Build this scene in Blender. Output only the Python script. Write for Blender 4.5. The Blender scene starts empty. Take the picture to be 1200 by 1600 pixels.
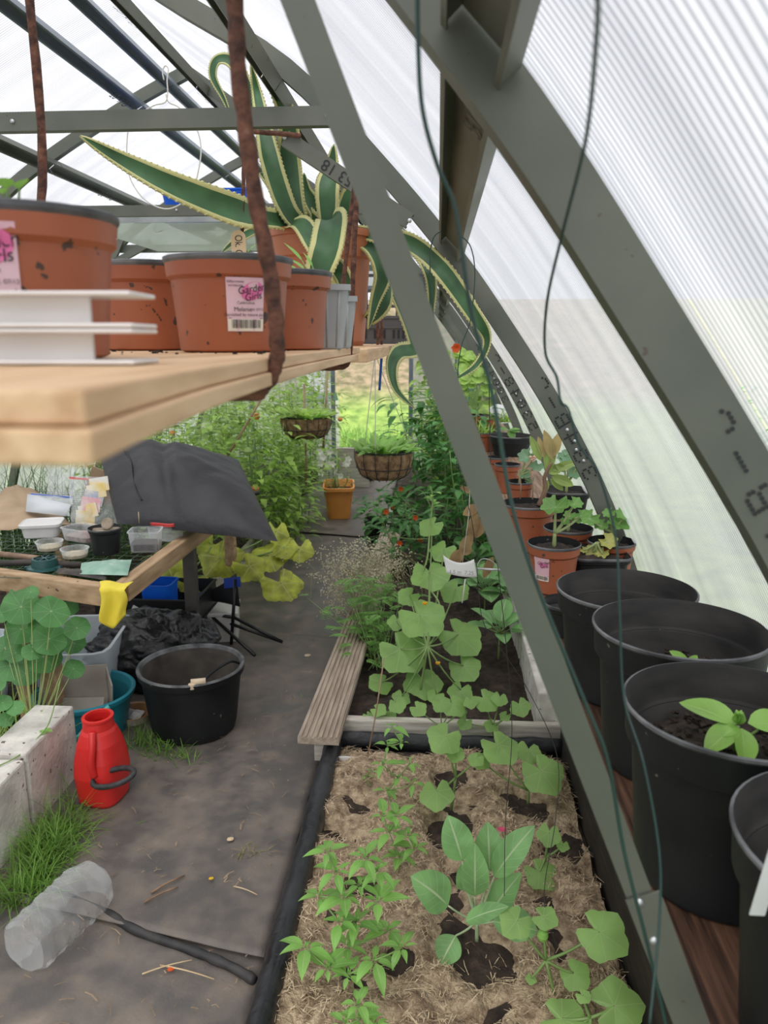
import bpy, math, random
from mathutils import Vector, Matrix, noise, Quaternion
R = random.Random(7)
SC = bpy.context.scene
COL = SC.collection
pi = math.pi
V = Vector

# ------------------------------------------------------------------ camera
CAM_H = 1.45
PH = math.atan(270/1200)
TH = math.atan(85*math.cos(PH)/1200)
FW = V((-math.sin(TH)*math.cos(PH), math.cos(TH)*math.cos(PH), -math.sin(PH)))
RT = V((math.cos(TH), math.sin(TH), 0))
UP = V((-math.sin(TH)*math.sin(PH), math.cos(TH)*math.sin(PH), math.cos(PH)))
CO = V((0, 0, CAM_H))
def _ray(px, py): return FW + RT*((px-600)/1200) + UP*((800-py)/1200)
def PY(px, py, D):            # point of the scene at distance D along the greenhouse
    r = _ray(px, py); return CO + r*(D/r.y)
def PZ(px, py, z):            # point of the scene at height z
    r = _ray(px, py); return CO + r*((z-CAM_H)/r.z)
cd = bpy.data.cameras.new('camera'); cam = bpy.data.objects.new('camera', cd); COL.objects.link(cam)
m = Matrix((RT, UP, -FW)).transposed().to_4x4(); m.translation = CO
cam.matrix_world = m
cd.sensor_fit = 'HORIZONTAL'; cd.sensor_width = 36; cd.lens = 36; cd.clip_start = 0.02; cd.clip_end = 300
cd.dof.use_dof = True; cd.dof.focus_distance = 1.7; cd.dof.aperture_fstop = 12
SC.camera = cam

# ------------------------------------------------------------------ world: bright overcast sky
w = bpy.data.worlds.new('overcast'); SC.world = w; w.use_nodes = True
nt = w.node_tree; nt.nodes.clear()
o_ = nt.nodes.new('ShaderNodeOutputWorld'); bg = nt.nodes.new('ShaderNodeBackground')
tc = nt.nodes.new('ShaderNodeTexCoord'); nz = nt.nodes.new('ShaderNodeTexNoise'); nz.inputs['Scale'].default_value = 2.2
nz.inputs['Detail'].default_value = 4
cr = nt.nodes.new('ShaderNodeValToRGB'); cr.color_ramp.elements[0].position = .3; cr.color_ramp.elements[1].position = .7
cr.color_ramp.elements[0].color = (.80, .84, .92, 1); cr.color_ramp.elements[1].color = (1.0, 1.0, 1.02, 1)
nt.links.new(tc.outputs['Generated'], nz.inputs['Vector']); nt.links.new(nz.outputs['Fac'], cr.inputs['Fac'])
nt.links.new(cr.outputs['Color'], bg.inputs['Color']); bg.inputs['Strength'].default_value = .82
nt.links.new(bg.outputs[0], o_.inputs[0])
sd = bpy.data.lights.new('sun', 'SUN'); sd.energy = 6.0; sd.angle = math.radians(75); sd.color = (1, .97, .92)
sun = bpy.data.objects.new('sun', sd); COL.objects.link(sun); sun.rotation_euler = (math.radians(22), math.radians(-4), 0)
vs = SC.view_settings; vs.view_transform = 'Standard'; vs.look = 'None'; vs.gamma = 1; vs.exposure = 0.60; vs.use_curve_mapping = False

# ------------------------------------------------------------------ materials
MATS = {}
class NT:
    def __init__(s, name):
        s.m = bpy.data.materials.new(name); s.m.use_nodes = True; s.t = s.m.node_tree; s.t.nodes.clear()
        s.out = s.n('ShaderNodeOutputMaterial')
    def n(s, ty, **kw):
        x = s.t.nodes.new(ty)
        for k, v in kw.items():
            if k in x.inputs: x.inputs[k].default_value = v
            else: setattr(x, k, v)
        return x
    def l(s, a, b): s.t.links.new(a, b)
def rgba(c): return (c[0], c[1], c[2], 1)
def mat(name, c1, c2=None, c3=None, scale=8, rough=.6, metal=0, bump=0, bscale=None, stretch=(1,1,1), lo=.35, hi=.65, trans=0, rough2=None, spots=None, spec=.5, coord='Object', detail=6, bdist=.004):
    """noise-mixed two/three colour surface, optional specks, bump and leaf-like translucency"""
    if name in MATS: return MATS[name]
    N = NT(name); b = N.n('ShaderNodeBsdfPrincipled'); b.inputs['Roughness'].default_value = rough
    b.inputs['Metallic'].default_value = metal; b.inputs['Specular IOR Level'].default_value = spec
    t = N.n('ShaderNodeTexCoord'); mp = N.n('ShaderNodeMapping'); mp.inputs['Scale'].default_value = stretch
    N.l(t.outputs[coord], mp.inputs[0])
    no = N.n('ShaderNodeTexNoise'); no.inputs['Scale'].default_value = scale; no.inputs['Detail'].default_value = detail
    N.l(mp.outputs[0], no.inputs['Vector'])
    r = N.n('ShaderNodeValToRGB'); e = r.color_ramp.elements
    e[0].position = lo; e[1].position = hi; e[0].color = rgba(c1); e[1].color = rgba(c2 or c1)
    if c3: x = e.new(min(.98, hi+.14)); x.color = rgba(c3)
    N.l(no.outputs['Fac'], r.inputs[0]); col = r.outputs[0]
    if spots:
        sc_, th, c = spots
        n2 = N.n('ShaderNodeTexNoise'); n2.inputs['Scale'].default_value = sc_; n2.inputs['Detail'].default_value = 3
        N.l(t.outputs[coord], n2.inputs['Vector'])
        g = N.n('ShaderNodeMath', operation='GREATER_THAN'); g.inputs[1].default_value = th; N.l(n2.outputs['Fac'], g.inputs[0])
        mx = N.n('ShaderNodeMixRGB'); mx.inputs[2].default_value = rgba(c); N.l(g.outputs[0], mx.inputs[0]); N.l(col, mx.inputs[1]); col = mx.outputs[0]
    N.l(col, b.inputs['Base Color'])
    if rough2 is not None:
        mr = N.n('ShaderNodeMapRange'); mr.inputs['To Min'].default_value = rough; mr.inputs['To Max'].default_value = rough2
        mr.inputs['From Min'].default_value = .3; mr.inputs['From Max'].default_value = .7
        N.l(no.outputs['Fac'], mr.inputs[0]); N.l(mr.outputs[0], b.inputs['Roughness'])
    if bump:
        n3 = N.n('ShaderNodeTexNoise'); n3.inputs['Scale'].default_value = bscale or scale*4; n3.inputs['Detail'].default_value = 5
        N.l(mp.outputs[0], n3.inputs['Vector'])
        bu = N.n('ShaderNodeBump'); bu.inputs['Strength'].default_value = bump; bu.inputs['Distance'].default_value = bdist
        N.l(n3.outputs['Fac'], bu.inputs['Height']); N.l(bu.outputs[0], b.inputs['Normal'])
    sh = b.outputs[0]
    if trans:
        tr = N.n('ShaderNodeBsdfTranslucent'); N.l(col, tr.inputs[0])
        ms = N.n('ShaderNodeMixShader'); ms.inputs[0].default_value = trans; N.l(sh, ms.inputs[1]); N.l(tr.outputs[0], ms.inputs[2]); sh = ms.outputs[0]
    N.l(sh, N.out.inputs[0]); MATS[name] = N.m; return N.m

def leafmat(name, base, vein, back=None, kind='pinnate', rough=.42, trans=.35, nv=7, vw=.05, edge=None, var=.25):
    """leaf surface; UV: u across (0.5 midrib), v along  |  radial: UV centred on the stalk"""
    if name in MATS: return MATS[name]
    N = NT(name); b = N.n('ShaderNodeBsdfPrincipled'); b.inputs['Roughness'].default_value = rough
    uv = N.n('ShaderNodeUVMap'); sp = N.n('ShaderNodeSeparateXYZ'); N.l(uv.outputs[0], sp.inputs[0])
    def M(op, a, bb=None, c=None):
        x = N.n('ShaderNodeMath', operation=op)
        for i, q in enumerate((a, bb, c)):
            if q is None: continue
            if hasattr(q, 'type') and not isinstance(q, (int, float)): N.l(q, x.inputs[i])
            else: x.inputs[i].default_value = q
        return x.outputs[0]
    if kind == 'pinnate':
        a = M('ABSOLUTE', M('SUBTRACT', sp.outputs[0], .5))
        mid = M('LESS_THAN', a, vw*.6)
        s = M('FRACT', M('ADD', M('MULTIPLY', sp.outputs[1], nv), M('MULTIPLY', a, -3.2)))
        side = M('MULTIPLY', M('LESS_THAN', s, .09), .32)
        f = M('MAXIMUM', mid, side)
    elif kind == 'radial':
        x = M('SUBTRACT', sp.outputs[0], .5); y = M('SUBTRACT', sp.outputs[1], .5)
        ang = M('ARCTAN2', y, x); rr = M('SQRT', M('ADD', M('MULTIPLY', x, x), M('MULTIPLY', y, y)))
        s = M('ABSOLUTE', M('SUBTRACT', M('FRACT', M('ADD', M('MULTIPLY', ang, nv/(2*pi)), .5)), .5))
        f = M('MAXIMUM', M('LESS_THAN', M('MULTIPLY', s, rr), vw*.12), M('LESS_THAN', rr, .025))
        f = M('MULTIPLY', f, .8)
    elif kind == 'stripe':
        a = M('ABSOLUTE', M('SUBTRACT', sp.outputs[0], .5))
        nn = N.n('ShaderNodeTexNoise'); nn.inputs['Scale'].default_value = 3
        f = M('GREATER_THAN', M('ADD', a, M('MULTIPLY', M('SUBTRACT', nn.outputs['Fac'], .5), .06)), vw)
    else: f = M('MULTIPLY', sp.outputs[0], 0)
    t = N.n('ShaderNodeTexCoord'); no = N.n('ShaderNodeTexNoise'); no.inputs['Scale'].default_value = 14; N.l(t.outputs['Object'], no.inputs['Vector'])
    r = N.n('ShaderNodeValToRGB'); e = r.color_ramp.elements; e[0].position = .3; e[1].position = .7
    e[0].color = rgba([q*(1-var) for q in base]); e[1].color = rgba([min(1, q*(1+var)) for q in base]); N.l(no.outputs['Fac'], r.inputs[0])
    mx = N.n('ShaderNodeMixRGB'); N.l(f, mx.inputs[0]); N.l(r.outputs[0], mx.inputs[1]); mx.inputs[2].default_value = rgba(vein)
    col = mx.outputs[0]
    if back:
        g = N.n('ShaderNodeNewGeometry'); m2 = N.n('ShaderNodeMixRGB'); m2.inputs[2].default_value = rgba(back)
        h = M('MULTIPLY', g.outputs['Backfacing'], .5); N.l(h, m2.inputs[0]); N.l(col, m2.inputs[1]); col = m2.outputs[0]
    N.l(col, b.inputs['Base Color'])
    bu = N.n('ShaderNodeBump'); bu.inputs['Strength'].default_value = .35; bu.inputs['Distance'].default_value = .002; bu.invert = True
    N.l(f, bu.inputs['Height']); N.l(bu.outputs[0], b.inputs['Normal'])
    tr = N.n('ShaderNodeBsdfTranslucent'); N.l(col, tr.inputs[0])
    ms = N.n('ShaderNodeMixShader'); ms.inputs[0].default_value = trans; N.l(b.outputs[0], ms.inputs[1]); N.l(tr.outputs[0], ms.inputs[2])
    N.l(ms.outputs[0], N.out.inputs[0]); MATS[name] = N.m; return N.m

def clear(name, col=(1,1,1), tr=.6, rough=.25, milk=.0, milkcol=(.85,.87,.88), bump=0, bscale=20):
    """thin clear or milky plastic"""
    if name in MATS: return MATS[name]
    N = NT(name); a = N.n('ShaderNodeBsdfTransparent'); a.inputs[0].default_value = rgba(col)
    b = N.n('ShaderNodeBsdfPrincipled'); b.inputs['Base Color'].default_value = rgba(milkcol); b.inputs['Roughness'].default_value = rough
    ms = N.n('ShaderNodeMixShader'); N.l(b.outputs[0], ms.inputs[1]); N.l(a.outputs[0], ms.inputs[2])
    fr = N.n('ShaderNodeLayerWeight'); fr.inputs[0].default_value = .35
    x = N.n('ShaderNodeMath', operation='MULTIPLY_ADD'); x.inputs[1].default_value = -.6*tr; x.inputs[2].default_value = tr
    N.l(fr.outputs['Facing'], x.inputs[0]); N.l(x.outputs[0], ms.inputs[0])
    if bump:
        t = N.n('ShaderNodeTexCoord'); no = N.n('ShaderNodeTexNoise'); no.inputs['Scale'].default_value = bscale; N.l(t.outputs['Object'], no.inputs['Vector'])
        bu = N.n('ShaderNodeBump'); bu.inputs['Strength'].default_value = bump; bu.inputs['Distance'].default_value = .01
        N.l(no.outputs['Fac'], bu.inputs['Height']); N.l(bu.outputs[0], b.inputs['Normal']); N.l(bu.outputs[0], fr.inputs['Normal'])
    N.l(ms.outputs[0], N.out.inputs[0]); MATS[name] = N.m; return N.m

def panelmat():
    """twin-wall polycarbonate: milky, lets light through, dark ribs every centimetre"""
    N = NT('polycarbonate'); t = N.n('ShaderNodeTexCoord'); sp = N.n('ShaderNodeSeparateXYZ'); N.l(t.outputs['Object'], sp.inputs[0])
    m1 = N.n('ShaderNodeMath', operation='MULTIPLY'); m1.inputs[1].default_value = 2*pi/.0105; N.l(sp.outputs[1], m1.inputs[0])
    m2 = N.n('ShaderNodeMath', operation='SINE'); N.l(m1.outputs[0], m2.inputs[0])
    mr = N.n('ShaderNodeMapRange'); mr.inputs['From Min'].default_value = .1; mr.inputs['From Max'].default_value = 1; mr.inputs['To Min'].default_value = 0; mr.inputs['To Max'].default_value = 1
    N.l(m2.outputs[0], mr.inputs[0])
    mp = N.n('ShaderNodeMapping'); mp.inputs['Scale'].default_value = (.5, 7, .5); N.l(t.outputs['Object'], mp.inputs[0])
    no = N.n('ShaderNodeTexNoise'); no.inputs['Scale'].default_value = 1.6; no.inputs['Detail'].default_value = 5; N.l(mp.outputs[0], no.inputs['Vector'])
    r = N.n('ShaderNodeValToRGB'); e = r.color_ramp.elements; e[0].position = .3; e[1].position = .72
    e[0].color = (.60, .61, .65, 1); e[1].color = (.86, .865, .90, 1); N.l(no.outputs['Fac'], r.inputs[0])
    mx = N.n('ShaderNodeMixRGB', blend_type='MULTIPLY'); N.l(mr.outputs[0], mx.inputs[0]); N.l(r.outputs[0], mx.inputs[1]); mx.inputs[2].default_value = (.50, .51, .53, 1)
    a = N.n('ShaderNodeBsdfTransparent'); N.l(mx.outputs[0], a.inputs[0])
    dk = N.n('ShaderNodeMixRGB', blend_type='MULTIPLY'); dk.inputs[0].default_value = 1; dk.inputs[2].default_value = (.60, .60, .60, 1); N.l(mx.outputs[0], dk.inputs[1])
    tl = N.n('ShaderNodeBsdfTranslucent'); N.l(dk.outputs[0], tl.inputs[0])
    gl = N.n('ShaderNodeBsdfPrincipled'); gl.inputs['Base Color'].default_value = (.55,.56,.58,1); gl.inputs['Roughness'].default_value = .3
    s1 = N.n('ShaderNodeMixShader'); s1.inputs[0].default_value = .34; N.l(tl.outputs[0], s1.inputs[1]); N.l(a.outputs[0], s1.inputs[2])
    s2 = N.n('ShaderNodeMixShader'); s2.inputs[0].default_value = .08; N.l(s1.outputs[0], s2.inputs[1]); N.l(gl.outputs[0], s2.inputs[2])
    N.l(s2.outputs[0], N.out.inputs[0]); MATS['polycarbonate'] = N.m; return N.m

# ------------------------------------------------------------------ mesh builder
class MB:
    def __init__(s): s.v = []; s.f = []; s.uv = []; s.mi = []; s.sm = []
    def add(s, vs, fs, mi=0, smooth=True, uvs=None):
        o = len(s.v); s.v += [V(p) for p in vs]
        for f in fs:
            s.f.append([i+o for i in f]); s.mi.append(mi); s.sm.append(smooth)
            s.uv.append([uvs[i] for i in f] if uvs else [(0, 0)]*len(f))
        return s
    def box(s, c, d, rot=None, mi=0):
        c = V(c); h = V(d)/2; q = rot if rot is not None else Matrix.Identity(3)
        if isinstance(q, (int, float)): q = Matrix.Rotation(q, 3, 'Z')
        p = [c + q @ V((x*h.x, y*h.y, z*h.z)) for x in (-1, 1) for y in (-1, 1) for z in (-1, 1)]
        return s.add(p, [(0,1,3,2),(4,6,7,5),(0,4,5,1),(2,3,7,6),(0,2,6,4),(1,5,7,3)], mi, False)
    def beam(s, a, b, w, h, up=(0,0,1), mi=0):
        a, b = V(a), V(b); t = (b-a).normalized(); x = t.cross(V(up)).normalized(); z = x.cross(t)
        return s.box((a+b)/2, (w, (b-a).length, h), Matrix((x, t, z)).transposed(), mi)
    def lathe(s, prof, n=32, c=(0,0,0), mi=0, sq=0, mis=None, rx=1, ry=1, tilt=None, wob=None):
        c = V(c); P = []
        for j, (r, z) in enumerate(prof):
            for i in range(n):
                a = 2*pi*i/n; ca, sa = math.cos(a), math.sin(a)
                k = 1
                if sq: k = (abs(ca)**(2+sq)+abs(sa)**(2+sq))**(-1/(2+sq))
                if wob: k *= wob(a, z)
                p = V((r*ca*k*rx, r*sa*k*ry, z))
                if tilt is not None: p = tilt @ p
                P.append(c+p)
        for j in range(len(prof)-1):
            F = [(j*n+i, j*n+(i+1) % n, (j+1)*n+(i+1) % n, (j+1)*n+i) for i in range(n)]
            s.add([P[k] for k in range(j*n, (j+2)*n)], [tuple(k-j*n for k in f) for f in F], mis[j] if mis else mi, True)
        return s
    def disc(s, r, z, n=24, c=(0,0,0), mi=0, tilt=None):
        c = V(c); P = []
        for i in range(n):
            p = V((r*math.cos(2*pi*i/n), r*math.sin(2*pi*i/n), z)); P.append(c + (tilt @ p if tilt is not None else p))
        return s.add(P, [tuple(range(n))], mi, False)
    def tube(s, path, r, n=8, mi=0, cap=True, closed=False):
        path = [V(p) for p in path]; m = len(path); P = []; prev = None
        for k, p in enumerate(path):
            t = (path[(k+1) % m]-path[k-1]) if closed else (path[min(k+1, m-1)]-path[max(k-1, 0)])
            if t.length < 1e-9: t = V((0,0,1))
            t.normalize()
            if prev is None: x = t.orthogonal().normalized()
            else:
                x = prev - t*prev.dot(t); x = x.normalized() if x.length > 1e-6 else t.orthogonal().normalized()
            prev = x; y = t.cross(x); rr = r[k] if isinstance(r, (list, tuple)) else r
            P += [p + (x*math.cos(2*pi*i/n) + y*math.sin(2*pi*i/n))*rr for i in range(n)]
        F = [(j*n+i, j*n+(i+1) % n, ((j+1) % m)*n+(i+1) % n, ((j+1) % m)*n+i) for j in range(m if closed else m-1) for i in range(n)]
        if cap and not closed: F += [tuple(range(n))[::-1], tuple((m-1)*n+i for i in range(n))]
        return s.add(P, F, mi, True)
    def sweep(s, path, sec, nrm, mi=0, smooth=False, closed=True, caps=True):
        """sec: (a,b) offsets, a along path-normal 'side', b along nrm (constant world direction)"""
        path = [V(p) for p in path]; m = len(path); n = len(sec); P = []; nn = V(nrm).normalized()
        for k, p in enumerate(path):
            t = (path[min(k+1, m-1)]-path[max(k-1, 0)]).normalized(); x = t.cross(nn).normalized()
            P += [p + x*a + nn*b for a, b in sec]
        F = [(j*n+i, j*n+(i+1) % n, (j+1)*n+(i+1) % n, (j+1)*n+i) for j in range(m-1) for i in range(n if closed else n-1)]
        if caps and closed: F += [tuple(range(n))[::-1], tuple((m-1)*n+i for i in range(n))]
        return s.add(P, F, mi, smooth)
    def grid(s, fn, nu, nv, mi=0, smooth=True, flip=False):
        P = [fn(i/nu, j/nv) for j in range(nv+1) for i in range(nu+1)]
        U = [(i/nu, j/nv) for j in range(nv+1) for i in range(nu+1)]
        F = [(j*(nu+1)+i, j*(nu+1)+i+1, (j+1)*(nu+1)+i+1, (j+1)*(nu+1)+i) for j in range(nv) for i in range(nu)]
        if flip: F = [f[::-1] for f in F]
        return s.add(P, F, mi, smooth, U)
    def build(s, name, mats, parent=None, world=False, bevel=0, sub=0, solid=0, kind=None, label=None):
        if not isinstance(mats, (list, tuple)): mats = [mats]
        off = parent.location.copy() if (parent is not None and world) else V((0,0,0))
        if parent is not None and world and parent.parent is not None: off += parent.parent.location
        me = bpy.data.meshes.new(name)
        me.from_pydata([tuple(p-off) for p in s.v], [], s.f)
        for x in mats: me.materials.append(x)
        me.polygons.foreach_set('material_index', s.mi); me.polygons.foreach_set('use_smooth', s.sm)
        ul = me.uv_layers.new(name='UVMap'); k = []
        for u in s.uv:
            for q in u: k += [q[0], q[1]]
        ul.data.foreach_set('uv', k); me.update()
        o = bpy.data.objects.new(name, me); COL.objects.link(o)
        if parent is not None: o.parent = parent
        if bevel:
            b = o.modifiers.new('b', 'BEVEL'); b.width = bevel; b.segments = 2; b.limit_method = 'ANGLE'; b.angle_limit = .6
        if sub: q = o.modifiers.new('s', 'SUBSURF'); q.levels = sub; q.render_levels = sub
        if solid: q = o.modifiers.new('t', 'SOLIDIFY'); q.thickness = solid; q.offset = 0
        if kind: o['kind'] = kind
        if label: o['label'] = label
        return o
def tag(o, label=None, cat=None, group=None, kind=None):
    if label: o['label'] = label
    if cat: o['category'] = cat
    if group: o['group'] = group
    if kind: o['kind'] = kind
    return o
def thing(name, loc, label, cat, group=None, rz=0):
    o = bpy.data.objects.new(name, None); COL.objects.link(o); o.empty_display_size = .05
    o.location = V(loc); o.rotation_euler = (0, 0, rz); return tag(o, label, cat, group)
def struct(o): o['kind'] = 'structure'; return o
def nz3(p, s=1): return noise.noise(V(p)*s)
def smooth_path(pts, k=6):
    pts = [V(p) for p in pts]; out = []
    for i in range(len(pts)-1):
        p0 = pts[max(i-1, 0)]; p1 = pts[i]; p2 = pts[i+1]; p3 = pts[min(i+2, len(pts)-1)]
        for j in range(k):
            t = j/k
            out.append(.5*((2*p1)+(p2-p0)*t+(2*p0-5*p1+4*p2-p3)*t*t+(3*p1-p0-3*p2+p3)*t*t*t))
    out.append(pts[-1]); return out
def text(body, size, loc, right, up, material, parent, name='lettering', ext=0, squash=1, align='CENTER'):
    c = bpy.data.curves.new('t', 'FONT'); c.body = body; c.size = size; c.align_x = align; c.align_y = 'CENTER'; c.extrude = ext
    o = bpy.data.objects.new('t', c); COL.objects.link(o); bpy.context.view_layer.update()
    me = bpy.data.meshes.new_from_object(o); bpy.data.objects.remove(o)
    r = V(right).normalized(); u = V(up); u = (u - r*u.dot(r)).normalized(); n = r.cross(u)
    off = V((0,0,0)); q = parent
    while q is not None: off += q.location; q = q.parent
    for v in me.vertices: v.co = V(loc) + r*v.co.x*squash + u*v.co.y + n*v.co.z - off
    me.materials.clear(); me.materials.append(material); me.name = name
    ob = bpy.data.objects.new(name, me); COL.objects.link(ob); ob.parent = parent; return ob

# ------------------------------------------------------------------ leaves
def leaf(mb, base, d, up, L, W, shape='oval', bend=.5, fold=.15, nu=8, mi=0, wave=0, twist=0):
    """blade from base along d, sagging by bend; returns tip"""
    base = V(base); d = V(d).normalized(); up = V(up); side = d.cross(up)
    if side.length < 1e-4: side = d.orthogonal()
    side.normalize(); P = []; U = []; p = base.copy(); ph = R.random()*6
    for i in range(nu+1):
        t = i/nu
        if shape == 'oval': w_ = math.sin(pi*t**.85)**.75
        elif shape == 'lance': w_ = math.sin(pi*t**.7)**1.0*(1-t*.25)
        elif shape == 'spoon': w_ = math.sin(pi*min(1, .06+.94*t**1.5))**.6
        elif shape == 'grass': w_ = (1-t**1.6)
        elif shape == 'strap': w_ = min(1, .62+t*1.1)*(1-max(0, t-.3)/.7)**.75
        else: w_ = math.sin(pi*t)
        w_ = max(w_, 0)*W/2
        if i == 0 and shape not in ('grass', 'strap'): w_ = W*.02
        nrm = side.cross(d).normalized()
        for k in (-1, -.5, 0, .5, 1):
            q = p + side*k*w_ + nrm*(abs(k)*fold*w_ + wave*w_*math.sin(ph+t*9+k*2)*abs(k))
            P.append(q); U.append((.5+k/2, t))
        st = L/nu; p = p + d*st
        ax = side; d = (Matrix.Rotation(-bend/nu, 3, ax) @ d).normalized()
        if twist: side = (Matrix.Rotation(twist/nu, 3, d) @ side).normalized()
    F = [(j*5+i, j*5+i+1, (j+1)*5+i+1, (j+1)*5+i) for j in range(nu) for i in range(4)]
    mb.add(P, F, mi, True, U); return p
def fan(mb, c, n, tip, Rr, kind='cuke', cup=.12, mi=0, N=36, wob=.05):
    """palmate or round blade; c = stalk point, n = normal, tip = direction of the tip"""
    c = V(c); n = V(n).normalized(); tip = V(tip); tip = (tip - n*tip.dot(n)).normalized(); s = tip.cross(n); ph = R.random()*6
    P = [c]; U = [(.5, .5)]
    for ring in (.35, .7, 1):
        for i in range(N):
            a = -pi + 2*pi*(i+.5)/N
            if kind == 'cuke':
                r = .72 + .28*math.cos(a*.5)**2; r *= 1+.075*math.cos(5*a)
                if abs(a) > 2.75: r *= .22+.6*(pi-abs(a))/.4
                r *= 1+.03*math.sin(23*a)
            elif kind == 'round': r = 1+.03*math.sin(7*a+ph)
            elif kind == 'geran':
                r = .9+.1*math.cos(7*a)
                if abs(a) > 2.8: r *= .5
            elif kind == 'squash':
                r = .90+.07*math.cos(5*a)+.04*math.sin(17*a)
                if abs(a) > 2.75: r *= .4
            elif kind == 'maple': r = .5+.5*abs(math.cos(2.5*a))**.7
            x = tip*math.cos(a)*r*ring + s*math.sin(a)*r*ring
            h = cup*ring*ring*(1 if kind != 'geran' else 1.2) + wob*ring*math.sin(3*a+ph) + (.05*math.sin(13*a)*ring if kind == 'geran' else 0)
            P.append(c + x*Rr + n*h*Rr); U.append((.5+math.cos(a)*r*ring*.5, .5+math.sin(a)*r*ring*.5))
    F = [(0, 1+i, 1+(i+1) % N) for i in range(N)]
    for k in range(2): F += [(1+k*N+i, 1+(k+1)*N+i, 1+(k+1)*N+(i+1) % N, 1+k*N+(i+1) % N) for i in range(N)]
    mb.add(P, F, mi, True, U)
def stem(mb, a, b, r0, r1=None, sag=0, k=6, mi=0, n=6, mid=None):
    a, b = V(a), V(b); pts = []
    for i in range(k+1):
        t = i/k; p = a.lerp(b, t) + V((0, 0, sag*math.sin(pi*t)))
        if mid is not None: p = a*(1-t)**2 + V(mid)*2*t*(1-t) + b*t*t
        pts.append(p)
    mb.tube(pts, [r0+(((r1 if r1 is not None else r0))-r0)*i/k for i in range(k+1)], n, mi)
def rdir(el=(0, 1)):
    a = R.random()*2*pi; e = R.uniform(*el); return V((math.cos(a)*math.cos(e), math.sin(a)*math.cos(e), math.sin(e)))
def toCam(p): return (CO - V(p)).normalized()

# ================================================================== shared materials
M_gal = mat('galvanised', (.095,.105,.085), (.15,.155,.125), scale=5, rough=.42, rough2=.62, metal=.25, bump=.05, bscale=200, spots=(60, .72, (.10,.08,.06)))
M_galb = mat('galvanised_blue', (.14,.17,.20), (.20,.23,.26), scale=5, rough=.4, metal=.4)
M_zinc = mat('bright_zinc', (.45,.47,.48), (.62,.64,.65), scale=9, rough=.35, metal=.6)
M_ink = mat('black_ink', (.012,.012,.013), rough=.5)
M_rust = mat('rust', (.055,.024,.017), (.17,.07,.042), (.25,.15,.11), scale=90, rough=.9, bump=.9, bscale=160)
M_pine = mat('raw_pine', (.52,.32,.17), (.72,.50,.30), scale=5, rough=.65, stretch=(14,1,14), bump=.1, bscale=8)
M_board = mat('weathered_beam', (.30,.19,.10), (.50,.34,.20), (.56,.42,.28), scale=4, rough=.75, stretch=(9,1.2,9), bump=.2, bscale=9, spots=(22, .70, (.10,.06,.04)))
M_beamx = mat('weathered_beam_x', (.30,.19,.10), (.50,.34,.20), (.56,.42,.28), scale=4, rough=.75, stretch=(1.2,9,9), bump=.2, bscale=9, spots=(22, .70, (.10,.06,.04)))
M_dark = mat('wet_board', (.035,.018,.011), (.17,.085,.05), (.30,.19,.12), scale=6, rough=.55, stretch=(22,1.2,8), bump=.4, bscale=8)
M_terra = mat('terracotta_plastic', (.27,.07,.028), (.36,.105,.042), scale=6, rough=.5, spots=(75, .67, (.06,.03,.02)), bump=.05, bscale=30)
M_terra2 = mat('terracotta_clean', (.44,.14,.06), (.50,.17,.075), scale=5, rough=.5)
M_blk = mat('black_plastic', (.007,.008,.009), (.015,.016,.017), scale=7, rough=.42, rough2=.65, spec=.3, spots=(55, .72, (.12,.11,.09)), bump=.04, bscale=60)
M_rim = mat('dusty_black_rim', (.035,.037,.04), (.17,.175,.18), scale=16, rough=.5)
M_soil = mat('potting_soil', (.010,.007,.005), (.045,.030,.022), (.10,.07,.05), scale=60, rough=.95, bump=1, bscale=90, bdist=.01)
M_bed = mat('bed_soil', (.020,.013,.009), (.060,.040,.028), (.11,.08,.055), scale=30, rough=.95, bump=1, bscale=60, bdist=.01)
M_straw = mat('straw_mat', (.26,.18,.11), (.70,.54,.36), scale=34, rough=.9, bump=1, bscale=110, bdist=.02)
M_straws = mat('straw_strand', (.42,.30,.17), (.64,.50,.31), scale=12, rough=.8)
M_white = mat('white_plastic', (.66,.64,.62), (.80,.78,.76), scale=6, rough=.4, spots=(30,.74,(.35,.25,.16)))
M_conc = mat('aerated_block', (.50,.475,.43), (.76,.73,.66), (.80,.75,.66), scale=14, rough=.95, bump=.8, bscale=70, spots=(48,.68,(.16,.13,.10)))
M_liner = mat('black_liner', (.010,.011,.013), (.030,.032,.036), scale=7, rough=.28, rough2=.5, bump=.8, bscale=9, bdist=.02)
M_string = mat('white_string', (.7,.68,.62), rough=.8)
M_green = mat('green_wire', (.006,.03,.026), (.01,.045,.036), rough=.4)
M_grass = leafmat('grass_blade', (.17,.33,.05), (.22,.38,.09), kind='pinnate', trans=.4, var=.45, nv=0)
M_stemg = mat('green_stem', (.16,.27,.07), (.26,.38,.13), scale=12, rough=.5)
M_stemb = mat('woody_stem', (.16,.11,.06), (.28,.21,.12), scale=20, rough=.8)
M_cuke = leafmat('cucumber_leaf', (.32,.60,.13), (.50,.70,.28), back=(.28,.42,.16), kind='radial', nv=7, vw=.07, trans=.38)
M_pepper = leafmat('pepper_leaf', (.27,.55,.12), (.40,.62,.22), back=(.25,.40,.15), nv=6, vw=.05, trans=.38, rough=.38)
M_brass = leafmat('brassica_leaf', (.24,.48,.17), (.50,.64,.36), back=(.28,.40,.22), nv=6, vw=.05, trans=.3, rough=.5)
M_nast = leafmat('nasturtium_leaf', (.09,.26,.07), (.38,.50,.30), kind='radial', nv=9, vw=.03, trans=.25, rough=.5)
M_basil = leafmat('basil_leaf', (.32,.60,.11), (.42,.66,.2), nv=5, vw=.03, trans=.35, rough=.3)
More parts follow.
